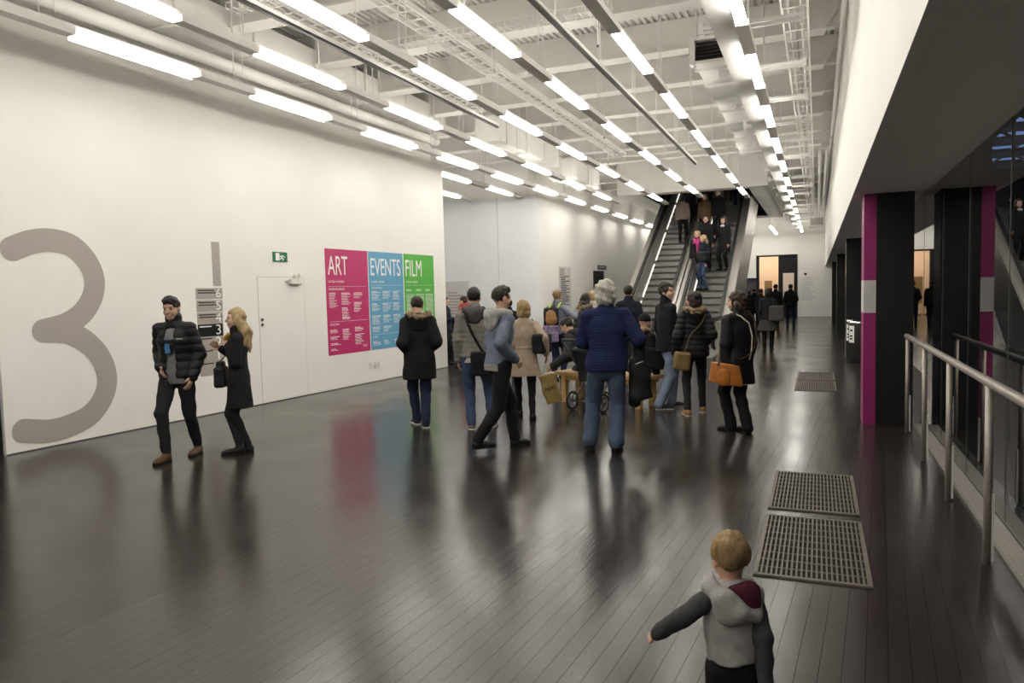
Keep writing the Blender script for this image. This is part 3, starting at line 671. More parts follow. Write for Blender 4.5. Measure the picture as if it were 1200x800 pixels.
litter_bin(.82, 18.15, 'black round litter bin half hidden behind the one by the magenta column', .97)

# ------------------------------------------------------------------ bench
BA_ = on_floor(649, 435, .455); BB_ = on_floor(688, 437.6, .455); bd = BB_-BA_; BA = math.atan2(bd.y, bd.x)
bench = empty('bench', (BA_.x, BA_.y, 0), BA, label='pale oak bench with square legs under the seated visitors', cat='bench')
BX(0, 1.6, 0, .5, .405, .455).build('seat', M['wood'], bench)
for x in (.15, 1.45):
    for y in (.07, .43): BX(x-.04, x+.04, y-.04, y+.04, 0, .405).build('leg', M['wood'], bench)
BX(.15, 1.45, .05, .09, .33, .405).build('apron', M['wood'], bench)
def bench_pt(x, y): return Vector((BA_.x+x*math.cos(BA)-y*math.sin(BA), BA_.y+x*math.sin(BA)+y*math.cos(BA), 0))
# reception desk at the recess
a = on_floor(529, 428)
dk = empty('reception_desk', (-9.0, 16.9, 0), label='black reception counter behind the end of the poster wall', cat='desk')
BX(-.5, .62, 0, .5, 0, 1.0).build('desk_body', M['mattblack'], dk); BX(-.55, .68, -.06, .56, 1.0, 1.04).build('desk_top', M['black'], dk)
# ------------------------------------------------------------------ figures: one distance field per garment, meshed with surface nets
def V(*a): return np.array(a, dtype=np.float64)
def nrm(v): return v/max(np.linalg.norm(v), 1e-9)
def surf_net(F, lo, h):
    nx, ny, nz = F.shape; ins = F < 0
    cs = [(a, b, c) for a in (0, 1) for b in (0, 1) for c in (0, 1)]
    cnt = np.zeros((nx-1, ny-1, nz-1), np.int8)
    for a, b, c in cs: cnt += ins[a:nx-1+a, b:ny-1+b, c:nz-1+c]
    idx = np.argwhere((cnt > 0) & (cnt < 8))
    if len(idx) == 0: return np.zeros((0, 3)), np.zeros((0, 4), int)
    I, J, K = idx.T; cv = {c: F[I+c[0], J+c[1], K+c[2]] for c in cs}
    acc = np.zeros((len(idx), 3)); n = np.zeros(len(idx))
    for c in cs:
        for ax in range(3):
            if c[ax] == 0:
                d = list(c); d[ax] = 1; d = tuple(d); fa, fb = cv[c], cv[d]; m = (fa < 0) != (fb < 0)
                t = np.where(m, fa/np.where(m, fa-fb, 1), 0); p = np.tile(np.array(c, float), (len(idx), 1)); p[:, ax] += t
                acc += p*m[:, None]; n += m
    verts = lo + h*(idx + acc/n[:, None])
    vid = np.full((nx-1, ny-1, nz-1), -1, np.int32); vid[I, J, K] = np.arange(len(idx))
    faces = []
    for ax in range(3):
        u, v = (ax+1) % 3, (ax+2) % 3
        sl0 = [slice(1, -1)]*3; sl1 = [slice(1, -1)]*3
        sl0[ax] = slice(0, -1); sl1[ax] = slice(1, None)
        a, b = ins[tuple(sl0)], ins[tuple(sl1)]; e = np.argwhere(a != b)
        if len(e) == 0: continue
        flip = a[tuple(e.T)]; base = e.copy(); base[:, u] += 1; base[:, v] += 1
        def cell(du, dv):
            q = base.copy(); q[:, u] -= du; q[:, v] -= dv; return vid[tuple(q.T)]
        q = np.stack([cell(1, 1), cell(0, 1), cell(0, 0), cell(1, 0)], 1)
        q = np.where(flip[:, None], q, q[:, ::-1]); q = q[(q >= 0).all(1)]; faces.append(q)
    return verts, np.concatenate(faces)
class SDF:
    def __init__(s): s.ops = []; s.disp = None
    def cone(s, a, b, ra, rb, k=.02, sq=None): s.ops.append(('cone', np.array(a, float), np.array(b, float), ra, rb, k, sq)); return s
    def chain(s, pts, rs, k=.02, sq=None):
        for i in range(len(pts)-1): s.cone(pts[i], pts[i+1], rs[i], rs[i+1], k, sq)
        return s
    def ell(s, c, r, Rm=None, k=.02, sub=False): s.ops.append(('ell', np.array(c, float), np.array(r, float), np.eye(3) if Rm is None else Rm, k, sub)); return s
    def box(s, c, half, Rm=None, rd=.01, k=.01, sub=False): s.ops.append(('box', np.array(c, float), np.array(half, float), np.eye(3) if Rm is None else Rm, rd, k, sub)); return s
    def cut(s, p, n): s.ops.append(('cut', np.array(p, float), nrm(np.array(n, float)))); return s   # keep the side the normal points away from
    def bounds(s):
        lo, hi = [], []
        for o in s.ops:
            if o[0] == 'cone': r = max(o[3], o[4]); lo += [np.minimum(o[1], o[2])-r]; hi += [np.maximum(o[1], o[2])+r]
            elif o[0] in ('ell', 'box') and not o[-1]:
                e = np.abs(o[3])@(o[2]+(o[4] if o[0] == 'box' else 0)); lo.append(o[1]-e); hi.append(o[1]+e)
        return np.min(lo, 0)-.03, np.max(hi, 0)+.03
    def mesh(s, h, lo=None, hi=None):
        L, Hh = s.bounds()
        if lo is not None: L, Hh = np.maximum(L, lo), np.minimum(Hh, hi)
        L = np.floor(L/h)*h; n = np.ceil((Hh-L)/h).astype(int)+2
        ax = [L[i]+h*np.arange(n[i]) for i in range(3)]; F = np.full(tuple(n), .5, np.float32)
        for o in s.ops:
            if o[0] == 'cut':
                d = ((ax[0]-o[1][0])*o[2][0])[:, None, None]+((ax[1]-o[1][1])*o[2][1])[None, :, None]+((ax[2]-o[1][2])*o[2][2])[None, None, :]
                F = np.maximum(F, d.astype(np.float32)); continue
            if o[0] == 'cone': r = max(o[3], o[4]); k = o[5]; bl, bh = np.minimum(o[1], o[2])-r, np.maximum(o[1], o[2])+r; sub = False
            else:
                k = o[4] if o[0] == 'ell' else o[5]; sub = o[-1]; e = np.abs(o[3])@(o[2]+(o[4] if o[0] == 'box' else 0)); bl, bh = o[1]-e, o[1]+e
            mg = k+2.5*h; i0 = np.clip(np.floor((bl-mg-L)/h).astype(int), 0, n); i1 = np.clip(np.ceil((bh+mg-L)/h).astype(int)+1, 0, n)
            if (i1 <= i0).any(): continue
            X = ax[0][i0[0]:i1[0]][:, None, None]; Y = ax[1][i0[1]:i1[1]][None, :, None]; Z = ax[2][i0[2]:i1[2]][None, None, :]
            if o[0] == 'cone':
                a, b, ra, rb, k, sq = o[1:]; ba = b-a; bb = max(ba@ba, 1e-9); px, py, pz = X-a[0], Y-a[1], Z-a[2]
                t = np.clip((px*ba[0]+py*ba[1]+pz*ba[2])/bb, 0, 1); wx, wy, wz = px-t*ba[0], py-t*ba[1], pz-t*ba[2]
                if sq is not None:
                    q, fc = sq; w_ = (wx*q[0]+wy*q[1]+wz*q[2])*(fc-1); wx, wy, wz = wx+q[0]*w_, wy+q[1]*w_, wz+q[2]*w_
                d = np.sqrt(wx*wx+wy*wy+wz*wz)-(ra+(rb-ra)*t)
            else:
                Rm = o[3]; px, py, pz = X-o[1][0], Y-o[1][1], Z-o[1][2]
                q = [px*Rm[0, i]+py*Rm[1, i]+pz*Rm[2, i] for i in range(3)]
                if o[0] == 'ell':
                    q = [q[i]/o[2][i] for i in range(3)]; l = np.sqrt(q[0]**2+q[1]**2+q[2]**2)+1e-6
                    g = np.sqrt(sum((q[i]/o[2][i])**2 for i in range(3)))+1e-6; d = l*(l-1)/g
                else:
                    q = [np.abs(q[i])-o[2][i] for i in range(3)]
                    d = np.sqrt(sum(np.maximum(x, 0)**2 for x in q))+np.minimum(np.maximum(q[0], np.maximum(q[1], q[2])), 0)-o[4]
            S = F[i0[0]:i1[0], i0[1]:i1[1], i0[2]:i1[2]]
            if sub: d = -d; hh = np.clip(.5-.5*(S-d)/max(k, 1e-4)*-1, 0, 1) if False else None; S[...] = np.maximum(S, d)
            else:
                hh = np.clip(.5+.5*(d-S)/max(k, 1e-4), 0, 1); S[...] = d+(S-d)*hh-k*hh*(1-hh)
        if s.disp is not None: F = F - s.disp(ax[0][:, None, None], ax[1][None, :, None], ax[2][None, None, :]).astype(np.float32)
        F[0] = F[-1] = .1; F[:, 0] = F[:, -1] = .1; F[:, :, 0] = F[:, :, -1] = .1
        return surf_net(F, L, h)
def np_mesh(name, vf, mat, smooth=True):
    v, f = vf; me = bpy.data.meshes.new(name); me.vertices.add(len(v)); me.vertices.foreach_set('co', v.astype(np.float32).ravel())
    me.loops.add(len(f)*4); me.loops.foreach_set('vertex_index', f.astype(np.int32).ravel()); me.polygons.add(len(f))
    me.polygons.foreach_set('loop_start', np.arange(len(f), dtype=np.int32)*4); me.polygons.foreach_set('loop_total', np.full(len(f), 4, np.int32))
    me.polygons.foreach_set('use_smooth', np.ones(len(f), bool)); me.materials.append(mat); me.update(calc_edges=True); return me
def sdf_obj(name, s, h, mat, parent): return link(name, np_mesh(name, s.mesh(h), mat), parent)
def wob(amp, fr, seed=0.0):    # tousled surface: warped sines in scattered directions
    rn = random.Random(int(seed*1000)+5); ks = [(np.array([rn.gauss(0, 1), rn.gauss(0, 1), rn.gauss(0, .7)]), rn.uniform(0, 6.3), rn.uniform(.5, 1.6)) for _ in range(7)]
    def f(X, Y, Z):
        w_ = .9*np.sin(21*X+13*Z+seed)+.9*np.sin(17*Y-19*Z+seed); o = 0
        for k, ph, m in ks: k = k/np.linalg.norm(k)*fr*m; o = o+np.sin(k[0]*X+k[1]*Y+k[2]*Z+ph+w_)
        return amp*.55*o
    return f
def folds(amp, fr, seed=0.0):   # soft cloth creases
    return lambda X, Y, Z: amp*(np.sin(fr*(Z+.5*X)+seed+2*np.sin(9*X+7*Y+seed))*np.sin(fr*.45*(X-Y)+seed*1.7))
def quilt(p, amp): return lambda X, Y, Z: amp*(np.abs(np.sin(math.pi*Z/p+.25*np.sin(6*X)))**.6-.6)+0*X+0*Y
def ik(a, t, l1, l2, pole):
    d = t-a; L = np.linalg.norm(d); mx = (l1+l2)*.997
    if L > mx: t = a+d/L*mx; d = t-a; L = mx
    if L < .45*l1: t = a+d/max(L, 1e-6)*.45*l1; d = t-a; L = .45*l1
    u = d/L; x = (l1*l1-l2*l2+L*L)/(2*L); hgt = math.sqrt(max(l1*l1-x*x, 0)); p = pole-u*(pole@u)
    return a+u*x+nrm(p)*hgt, t
def rotm(f, u):
    f = nrm(f); r = nrm(np.cross(f, u)); u = np.cross(r, f); return np.stack([r, f, u], 1)   # columns right, fwd, up

SKIN = {}
def skin(c=(.58, .36, .26)):
    if c not in SKIN: SKIN[c] = noisy('skin', c, tuple(x*.88 for x in c), .5, 14, 3, spec=.35)
    return SKIN[c]
M['eye'] = principled('eye_dark', (.03, .02, .015), .2); M['lip'] = principled('lips', (.42, .15, .13), .5)
def hairmat(name, c):
    return noisy('hair_'+name, c, tuple(x*.45 for x in c), .55, 30, 5, stretch=(3, 3, .5), bump=.5, spec=.4)
class Fig: pass

def figure(label, feet, top, face, hands=(None, None), lean=0, side=0, seat=None, hd=(0, 0), h=.011, sk=(.58, .36, .26), shw=1.0, girth=1.0,
           group=None, poff=(0, 0), elbow=(None, None), zfloor=None, height=None, footyaw=(8, -8), base=None, lift=(0, 0), faceparts=True, fine=True, fist=(False, False), headk=1.0, neck=.158):
    """feet: two floor points (left, right); top: photo point of the crown; face: heading relative to the line of sight (0 = back to camera, + = turned left)."""
    P = Fig(); z0 = 0 if zfloor is None else zfloor
    fl = [on_floor(*f, z0) for f in feet] if feet else None; b = base if base is not None else (fl[0]+fl[1])/2
    dist = math.hypot(b.x, b.y); a = math.atan2(b.y, b.x); yaw = a+R(face)-math.pi/2
    H = height or (at_dist(top[0], top[1], dist).z-z0); s = H/(1.455+.295*headk); hs = s*headk; P.s, P.H, P.hs = s, H, hs
    root = empty('person', (b.x, b.y, z0), yaw, label=label, cat='person', group=group); P.root = root
    cy, sy = math.cos(-yaw), math.sin(-yaw)
    def loc(p): q = Vector(p)-Vector((b.x, b.y, z0)); return V(q.x*cy-q.y*sy, q.x*sy+q.y*cy, q.z)
    P.loc = loc; P.world = lambda q: Vector((b.x+q[0]*math.cos(yaw)-q[1]*math.sin(yaw), b.y+q[0]*math.sin(yaw)+q[1]*math.cos(yaw), z0+q[2]))
    P.at = lambda x, y, d=0: loc(at_dist(x, y, dist+d))
    F_ = [loc(f) for f in fl] if fl else [V(-.1*s, .0, 0), V(.1*s, .05*s, 0)]; ank = [f+V(0, -.03*s, (.085+l)*s) for f, l in zip(F_, lift)]
    hw = .088*s
    if seat is None:
        pz = .935*s
        for sgn, A in zip((-1, 1), ank):
            d2 = (A[0]-sgn*hw-poff[0])**2+(A[1]-poff[1])**2; pz = min(pz, A[2]+math.sqrt(max((.848*s)**2-d2, .1))+.03*s)
    else: pz = seat+.11*s
    pel = V(poff[0], poff[1], pz); P.pel = pel
    la, sa = R(lean), R(side); up = nrm(V(math.sin(sa), math.sin(la), math.cos(la))); rt = nrm(np.cross(V(0, 1, 0), up)*1.0); rt = nrm(V(1, 0, 0)-up*up[0]); fw = np.cross(up, rt)
    P.up, P.rt, P.fw = up, rt, fw
    T = lambda x, y, z: pel+rt*x*s+fw*y*s+up*z*s; P.T = T
    sw = .160*shw; P.g = girth
    sho = [T(-sw, -.01, .452), T(sw, -.01, .452)]; hips = [pel+V(-hw, 0, -.03*s), pel+V(hw, 0, -.03*s)]
    knee = []; an2 = []
    for i in range(2):
        k_, t_ = ik(hips[i], ank[i], .435*s, .425*s, V((-.12, .12)[i], 1, .25 if seat else .05)); knee.append(k_); an2.append(t_)
    ank = an2; P.hips, P.knee, P.ank = hips, knee, ank
    elb, wri, hdir = [], [], []
    for i, sg in enumerate((-1, 1)):
        t = hands[i]
        if t is None: t = sho[i]+V(sg*.05*s, .06*s, -.53*s)
        elif t == 'pocket': t = T(sg*.125, .08, .05)
        elif len(t) == 2 or len(t) == 3: t = P.at(*t)
        pole = V(sg*.45, -.8, -.35) if elbow[i] is None else V(*elbow[i])
        e, w_ = ik(sho[i], np.array(t, float), .285*s, .255*s, pole); elb.append(e); wri.append(w_); hdir.append(nrm(w_-e))
    P.sho, P.elb, P.wri, P.hdir = sho, elb, wri, hdir
    nb = T(0, -.01, .52); P.nb = nb
    hy, hp = R(hd[0]), R(hd[1]); hf = V(-math.sin(hy)*math.cos(hp), math.cos(hy)*math.cos(hp), -math.sin(hp))
    hu0 = nrm(V(0, 0, 1)*.75+up*.25); HR = rotm(hf, hu0); hu = HR[:, 2]; hc = nb+nrm(hu*.7+up*.3)*neck*hs+hf*.018*hs
    P.hc, P.HR = hc, HR; Hp = lambda x, y, z: hc+HR@(V(x, y, z)*hs); P.Hp = Hp
    # ---- body
    B = SDF(); sq = (fw, 1.38)
    B.cone(T(0, 0, -.03), T(0, 0, .13), .135*s*girth, .115*s*girth, .03, sq).cone(T(0, 0, .13), T(0, .005, .33), .115*s*girth, .14*s, .03, sq).cone(T(0, .005, .33), T(0, -.01, .46), .14*s, .09*s, .03, sq)
    B.cone(nb-up*.05*s, hc-hu*.05*s, .056*s, .05*s, .02)
    for i in range(2):
        B.cone(T((-.03, .03)[i], -.01, .475), sho[i], .05*s, .046*s, .03); B.cone(sho[i], elb[i], .048*s, .038*s, .015).cone(elb[i], wri[i], .038*s, .026*s, .01)
        B.cone(hips[i], knee[i], .078*s, .052*s, .02).cone(knee[i], ank[i], .05*s, .034*s, .015)
        fy = R(footyaw[i]); fd = V(-math.sin(fy), math.cos(fy), 0); P.__dict__.setdefault('fd', []).append(fd)
        B.cone(ank[i]-V(0, 0, .04*s), ank[i]+fd*.12*s-V(0, 0, .055*s), .03*s, .022*s, .01)
        # hand: palm, four fingers, thumb
        d = hdir[i]; sg = (-1, 1)[i]; n_ = nrm(V(-sg, 0, 0)+d*d[0]*sg); tdir = nrm(np.cross(d, n_)*(1 if i == 0 else -1))
        if tdir[1] < 0 and abs(d[2]) > .4: tdir = -tdir
        w0 = wri[i]; B.cone(w0, w0+d*.075*s, .024*s, .03*s, .012, (n_, 1.7))
        cu = .9 if fist[i] else .45
        for q, (o, ln) in enumerate(((-.030, .062), (-.010, .075), (.010, .080), (.030, .072))):
            p0 = w0+d*.085*s+tdir*o*s; p1 = p0+nrm(d+n_*cu*.6)*ln*.5*s; p2 = p1+nrm(d*(1-cu*.7)+n_*cu*1.5)*ln*.5*s
            B.chain([p0-d*.02*s, p0, p1, p2], [.009*s, .0088*s, .0083*s, .007*s], .004)
        p0 = w0+d*.025*s+tdir*.025*s; p1 = p0+nrm(d*.7+tdir*.7+n_*.25)*.038*s; p2 = p1+nrm(d+tdir*.15+n_*.4)*.032*s
        B.chain([p0, p1, p2], [.0125*s, .010*s, .008*s], .006)
    # head
    B.ell(Hp(0, -.012, .03), V(.074, .094, .088)*hs, HR, .02).ell(Hp(0, .022, -.03), V(.061, .070, .086)*hs, HR, .03).ell(Hp(0, .055, -.09), V(.032, .030, .026)*hs, HR, .02)
    B.ell(Hp(0, .074, .035), V(.05, .016, .014)*hs, HR, .02)
    B.cone(Hp(0, .088, .012), Hp(0, .107, -.024), .008*hs, .0145*hs, .010).ell(Hp(0, .083, -.062), V(.024, .012, .012)*hs, HR, .012)
    for sg in (-1, 1):
        B.ell(Hp(sg*.076, -.008, -.012), V(.010, .022, .033)*hs, HR, .006); B.ell(Hp(sg*.033, .102, .010), V(.019, .014, .012)*hs, HR, .0, True)
        B.ell(Hp(sg*.04, .055, -.035), V(.02, .02, .02)*hs, HR, .03)
    if fine:
        parts = [B.mesh(.016, None, None)] if False else []
        parts.append(B.mesh(max(.0065*s, .005), hc-V(.16, .16, .20)*hs, hc+V(.16, .16, .2)*hs))
        for i in range(2):
            c = wri[i]+hdir[i]*.07*s; parts.append(B.mesh(.0055, c-.125*s, c+.125*s))
        v0, f0 = B.mesh(.018)
        vs, fs, n0 = [], [], 0
        keep = np.ones(len(v0), bool)
        keep &= ~((np.abs(v0-hc) < V(.15, .15, .185)*hs).all(1))
        for i in range(2): keep &= ~((np.abs(v0-(wri[i]+hdir[i]*.07*s)) < .115*s).all(1))
        f0 = f0[keep[f0].all(1)]; parts.append((v0, f0))
        for v, f in parts: vs.append(v); fs.append(f+n0); n0 += len(v)
        vf = (np.concatenate(vs), np.concatenate(fs))
    else: vf = B.mesh(h)
    link('body', np_mesh('body', vf, skin(sk)), root)
    if faceparts:
        for sg in (-1, 1):
            e = MB().lathe([(.002*s, -.006*s), (.009*s, -.003*s), (.011*s, .001*s), (.006*s, .006*s), (.001*s, .008*s)], n=10).build('eye', M['eye'], root)
            e.matrix_local = Matrix.Translation(Vector(Hp(sg*.033, .083, .010))) @ Matrix(HR.tolist()).to_4x4() @ Matrix.Rotation(R(-90), 4, 'X')
        l = SDF().ell(Hp(0, .089, -.064), V(.022, .008, .007)*s, HR); sdf_obj('lips', l, .004, M['lip'], root)
    P.h = h; return P

def torso_sdf(P, e, hem, flare=0, k=.03, sq=1.36, chest=0, k2=.03):
    s, T = P.s, P.T; S = SDF(); q = (P.fw, sq); g = P.g
    S.cone(T(0, 0, .13), T(0, .01, .33), .122*s*g+e, (.143+chest)*s+e, k, q).cone(T(0, .01, .33), T(0, -.01, .455), (.143+chest)*s+e, .088*s+e*.8, k, q)
    S.cone(T(0, 0, .13), T(0, 0, -.02), .122*s*g+e, .148*s*g+e, k, q)
    if hem < -.02: S.cone(T(0, 0, -.02), T(0, 0, hem-.05), .148*s*g+e, .153*s*g+e+flare, k, q)
    for i in range(2): S.cone(T((-.03, .03)[i], -.012, .472), P.sho[i], .055*s+e*.5, .048*s+e*.6, .03)
    return S
def jacket(P, mat, hem=-.08, e=.022, se=.02, name='jacket', cuff=.97, collar=None, opening=None, disp=None, flare=0, h=None, chest=0, top=None, slv=True):
    s, T = P.s, P.T; S = torso_sdf(P, e, hem, flare, chest=chest)
    S.cut(T(0, 0, hem), -P.up)
    if top is not None: S.cut(T(0, 0, top), P.up)
    if slv:
        for i in range(2):
            w = P.elb[i]+(P.wri[i]-P.elb[i])*cuff
            S.cone(P.sho[i], P.elb[i], .047*s+se*.75, .043*s+se, .018).cone(P.elb[i], w, .043*s+se, .030*s+se*.9, .014)
    if collar: S.cone(P.nb-P.up*.03*s, P.nb+P.up*collar*s+P.fw*.005, .088*s, .078*s, .015)
    if opening:
        z0, z1, w0, w1, dep = opening
        for q in range(5):
            t = q/4; S.box(T(0, dep+.12, z0+(z1-z0)*t), V((w0+(w1-w0)*t), .12, (z1-z0)/8+.012)*s, np.stack([P.rt, P.fw, P.up], 1), .004, sub=True)
    S.disp = disp or folds(.004, 26, P.H*7)
    return sdf_obj(name, S, h or P.h, mat, P.root)
def coat_skirt(S, P): pass
def trousers(P, mat, e=.016, ankle=.03, flare=0, disp=None, name='trousers', h=None, top=.11):
    s = P.s; S = SDF(); q = (P.fw, 1.36)
    S.cone(P.T(0, 0, -.03), P.T(0, 0, top), .142*s*P.g+e*.5, .126*s*P.g+e*.5, .03, q)
    for i in range(2):
        a = P.ank[i]+nrm(P.knee[i]-P.ank[i])*ankle*s
        S.cone(P.hips[i], P.knee[i], .084*s+e, .058*s+e, .022).cone(P.knee[i], a, .055*s+e, .042*s+e+flare, .018)
    S.disp = disp or folds(.005, 34, P.H*3); return sdf_obj(name, S, h or P.h, mat, P.root)
def shoes(P, mat, sole='mattblack', boot=0, big=1.0, h=None):
    s = P.s*big
    for i in range(2):
        a, fd = P.ank[i], P.fd[i]; d = P.ank[i]-P.knee[i]; S = SDF(); zb = a[2]-.085*P.s
        Rm = rotm(fd, V(0, 0, 1)); f0 = V(a[0], a[1], zb)
        S.ell(f0+V(0, 0, .045*s), V(.04, .055, .05)*s, Rm).cone(f0+V(0, 0, .05*s), f0+fd*.14*s+V(0, 0, .03*s), .042*s, .038*s, .03, None).ell(f0+fd*.16*s+V(0, 0, .028*s), V(.044, .06, .032)*s, Rm, .02)
        S.cone(f0+V(0, 0, .05*s), a+nrm(P.knee[i]-a)*(.02+boot)*s, .04*s, .045*s if boot else .036*s, .02); S.cut(f0+V(0, 0, .012), V(0, 0, -1))
        o = sdf_obj('shoe', S, min(h or P.h, .011), mat, P.root)
        Q = SDF(); Q.ell(f0+V(0, 0, .02*s), V(.044, .06, .05)*s, Rm).cone(f0+V(0, 0, .02*s), f0+fd*.15*s+V(0, 0, .02*s), .044*s, .045*s, .02).ell(f0+fd*.165*s+V(0, 0, .02*s), V(.048, .06, .05)*s, Rm, .02)
        Q.cut(f0+V(0, 0, .0), V(0, 0, -1)).cut(f0+V(0, 0, .020*s), V(0, 0, 1)); link('sole', np_mesh('sole', Q.mesh(.008), M[sole]), o)
def hair(P, mat, style='short', vol=0.0, amp=.003, fr=90, ext=None, hang=.25, h=None, name='hair'):
    s, Hp, HR = P.hs, P.Hp, P.HR; S = SDF()
    if style == 'short':
        S.ell(Hp(0, -.014, .036), V(.084+vol, .102+vol, .094+vol)*s, HR).box(Hp(0, .14, -.045), V(.14, .085, .10)*s, HR, .004, sub=True).cut(Hp(0, -.05, -.055), -HR[:, 2]+HR[:, 1]*.35)
    elif style == 'top':   # swept short hair with height above the brow
        S.ell(Hp(0, -.014, .036), V(.081, .10, .092)*s, HR).ell(Hp(0, .02, .092), V(.066, .085, .045)*s, HR, .02).box(Hp(0, .15, -.045), V(.14, .085, .105)*s, HR, .004, sub=True).cut(Hp(0, -.05, -.055), -HR[:, 2]+HR[:, 1]*.35)
    elif style == 'bob':
        S.ell(Hp(0, -.018, .036), V(.094+vol, .110+vol, .100+vol)*s, HR).ell(Hp(0, -.04, -.05), V(.098+vol, .078+vol, .09)*s, HR, .03).box(Hp(0, .135, -.05), V(.12, .085, .10)*s, HR, .004, sub=True).cut(Hp(0, 0, -.12), -HR[:, 2])
    elif style == 'long':
        S.ell(Hp(0, -.016, .036), V(.088+vol, .106+vol, .098+vol)*s, HR)
        for x in (-.065, -.03, 0, .03, .065):
            a = Hp(x, -.06+abs(x)*.8, .0); b = a+V(0, 0, -hang*s*(.85+.3*random.random()))-HR[:, 1]*(.085-abs(x)*.3)*s+HR[:, 0]*x*.5*s; S.chain([a, a*.6+b*.4-HR[:, 1]*.045*s, b], [.048*s, .045*s, .018*s], .02)
        S.box(Hp(0, .135, -.05), V(.058, .08, .11)*s, HR, .004, sub=True); S.box(Hp(0, .175, -.05), V(.14, .085, .12)*s, HR, .004, sub=True)
    elif style == 'cap':
        S.ell(Hp(0, -.012, .04), V(.086, .104, .098)*s, HR).cut(Hp(0, .02, .015), -HR[:, 2]+HR[:, 1]*.1)
    S.disp = wob(amp, fr, P.H*11); return sdf_obj(name, S, h or min(P.h, .009), mat, P.root)
def hood(P, mat, fur=None, size=1.0, name='hood'):
    s, T = P.s*size, P.T; S = SDF(); q = lambda x, y, z: P.nb+P.rt*x*s+P.fw*y*s+P.up*z*s
    S.chain([q(-.10, .05, .0), q(-.115, -.03, .005), q(-.06, -.10, -.01), q(0, -.115, -.03), q(.06, -.10, -.01), q(.115, -.03, .005), q(.10, .05, .0)], [.045*s, .05*s, .055*s, .06*s, .055*s, .05*s, .045*s], .02)
    S.ell(q(0, -.10, -.09), V(.11, .055, .10)*s, np.stack([P.rt, P.fw, P.up], 1), .04); S.disp = folds(.005, 40, 2); o = sdf_obj(name, S, P.h, mat, P.root)
    if fur:
        G = SDF(); G.chain([q(-.085, .07, .01), q(-.125, -.01, .035), q(-.10, -.10, .03), q(-.03, -.155, .005), q(.03, -.155, .005), q(.10, -.10, .03), q(.125, -.01, .035), q(.085, .07, .01)], [.03*s]+[.036*s]*6+[.03*s], .02)
        G.disp = wob(.007, 150, 1); sdf_obj('fur_trim', G, .009, fur, o)
    return o
def bag(label, name, body, mat, parts=(), h=.010, disp=None, loc=(0, 0, 0), group=None, cat='bag'):
    """body: SDF in world coordinates about loc"""
    root = empty(name, loc, label=label, cat=cat, group=group); S = body; S.disp = disp or folds(.004, 30, 3)
    sdf_obj('bag_body', S, h, mat, root)
    for nm, pts, r, m, fl in parts: MB().tube(pts, r, 8, flat=fl).build(nm, m, root)
    return root
def strap_pts(P, pts, origin, n=6):
    w = [P.world(p) for p in pts]; ps = []
    for i in range(len(w)-1):
        p0, p1, p2, p3 = w[max(i-1, 0)], w[i], w[i+1], w[min(i+2, len(w)-1)]
        for k in range(n):
            t = k/n; ps.append(.5*((2*p1)+(p2-p0)*t+(2*p0-5*p1+4*p2-p3)*t*t+(3*p1-p0-3*p2+p3)*t**3))
    ps.append(w[-1]); return [tuple(p-Vector(origin)) for p in ps]
# ------------------------------------------------------------------ visitors
C_ = lambda n, c, **k: fabric(n, c, **k)
F = dict(sleeve=C_('charcoal_marl', (.05, .05, .052)), blk=C_('black_cloth', (.010, .010, .011)), blk2=C_('soft_black', (.016, .016, .018)), nyl=C_('black_nylon', (.009, .009, .010), rough=.55, spec=.28), char=C_('charcoal_cloth', (.030, .030, .032)),
         navy=C_('navy_cloth', (.012, .014, .026)), ink=C_('ink_wool', (.009, .010, .014)), jeans=C_('blue_denim', (.055, .085, .16), var=.6, scale=12), djeans=C_('dark_denim', (.018, .026, .06), var=.6, scale=12), ljeans=C_('pale_denim', (.22, .27, .38), var=.7, scale=10),
         mjeans=C_('mid_denim', (.075, .105, .17), var=.7, scale=10), denim=C_('denim_jacket', (.155, .185, .245), var=.6, scale=9), grey=C_('grey_marl', (.27, .26, .25)), lgrey=C_('pale_marl', (.36, .35, .34)), tee=C_('grey_tee', (.17, .17, .175)),
         gjk=C_('grey_quilt', (.22, .205, .18)), dgrey=C_('dark_grey', (.075, .07, .066)), beige=C_('beige_wool', (.42, .33, .25)), blue=knit('blue_knit', (.021, .030, .092), 520), taupe=C_('taupe_knit', (.24, .19, .155)),
         brown=C_('brown_leather', (.10, .05, .025), rough=.5), tan=C_('tan_leather', (.34, .18, .07), rough=.5), orange=C_('orange_leather', (.50, .17, .025), rough=.4, spec=.5), olive=C_('olive_leather', (.22, .15, .06), rough=.5),
         cream=C_('cream_cloth', (.55, .50, .42)), pinkc=C_('pink_scarf', (.48, .05, .22)), burg=C_('burgundy_lining', (.075, .012, .028)), fur=noisy('tan_fur', (.30, .22, .12), (.12, .085, .05), .9, 40, 4, bump=.8), skirtg=C_('grey_skirt', (.05, .047, .042)),
         steelb=C_('steel_blue_cloth', (.24, .25, .31)), lime=C_('lime_strap', (.42, .62, .14)), red=C_('red_cloth', (.40, .06, .07)), gold=noisy('gold_paper', (.34, .24, .085), (.22, .15, .05), .3, 9, 4, bump=.6, spec=.6),
         floral=noisy('floral_print', (.10, .04, .16), (.32, .28, .36), .7, 22, 2), white=C_('white_cloth', (.62, .60, .57)))
Hm = dict(blk=hairmat('black', (.014, .011, .010)), brn=hairmat('brown', (.055, .033, .020)), dkb=hairmat('dark_brown', (.028, .018, .013)), bld=hairmat('blond', (.50, .36, .18)), gld=hairmat('honey', (.42, .28, .13)), wht=hairmat('white', (.60, .57, .50)),
          sand=hairmat('sandy', (.33, .21, .09)), red=hairmat('auburn', (.16, .055, .025)))
EV = 'escalator riders'

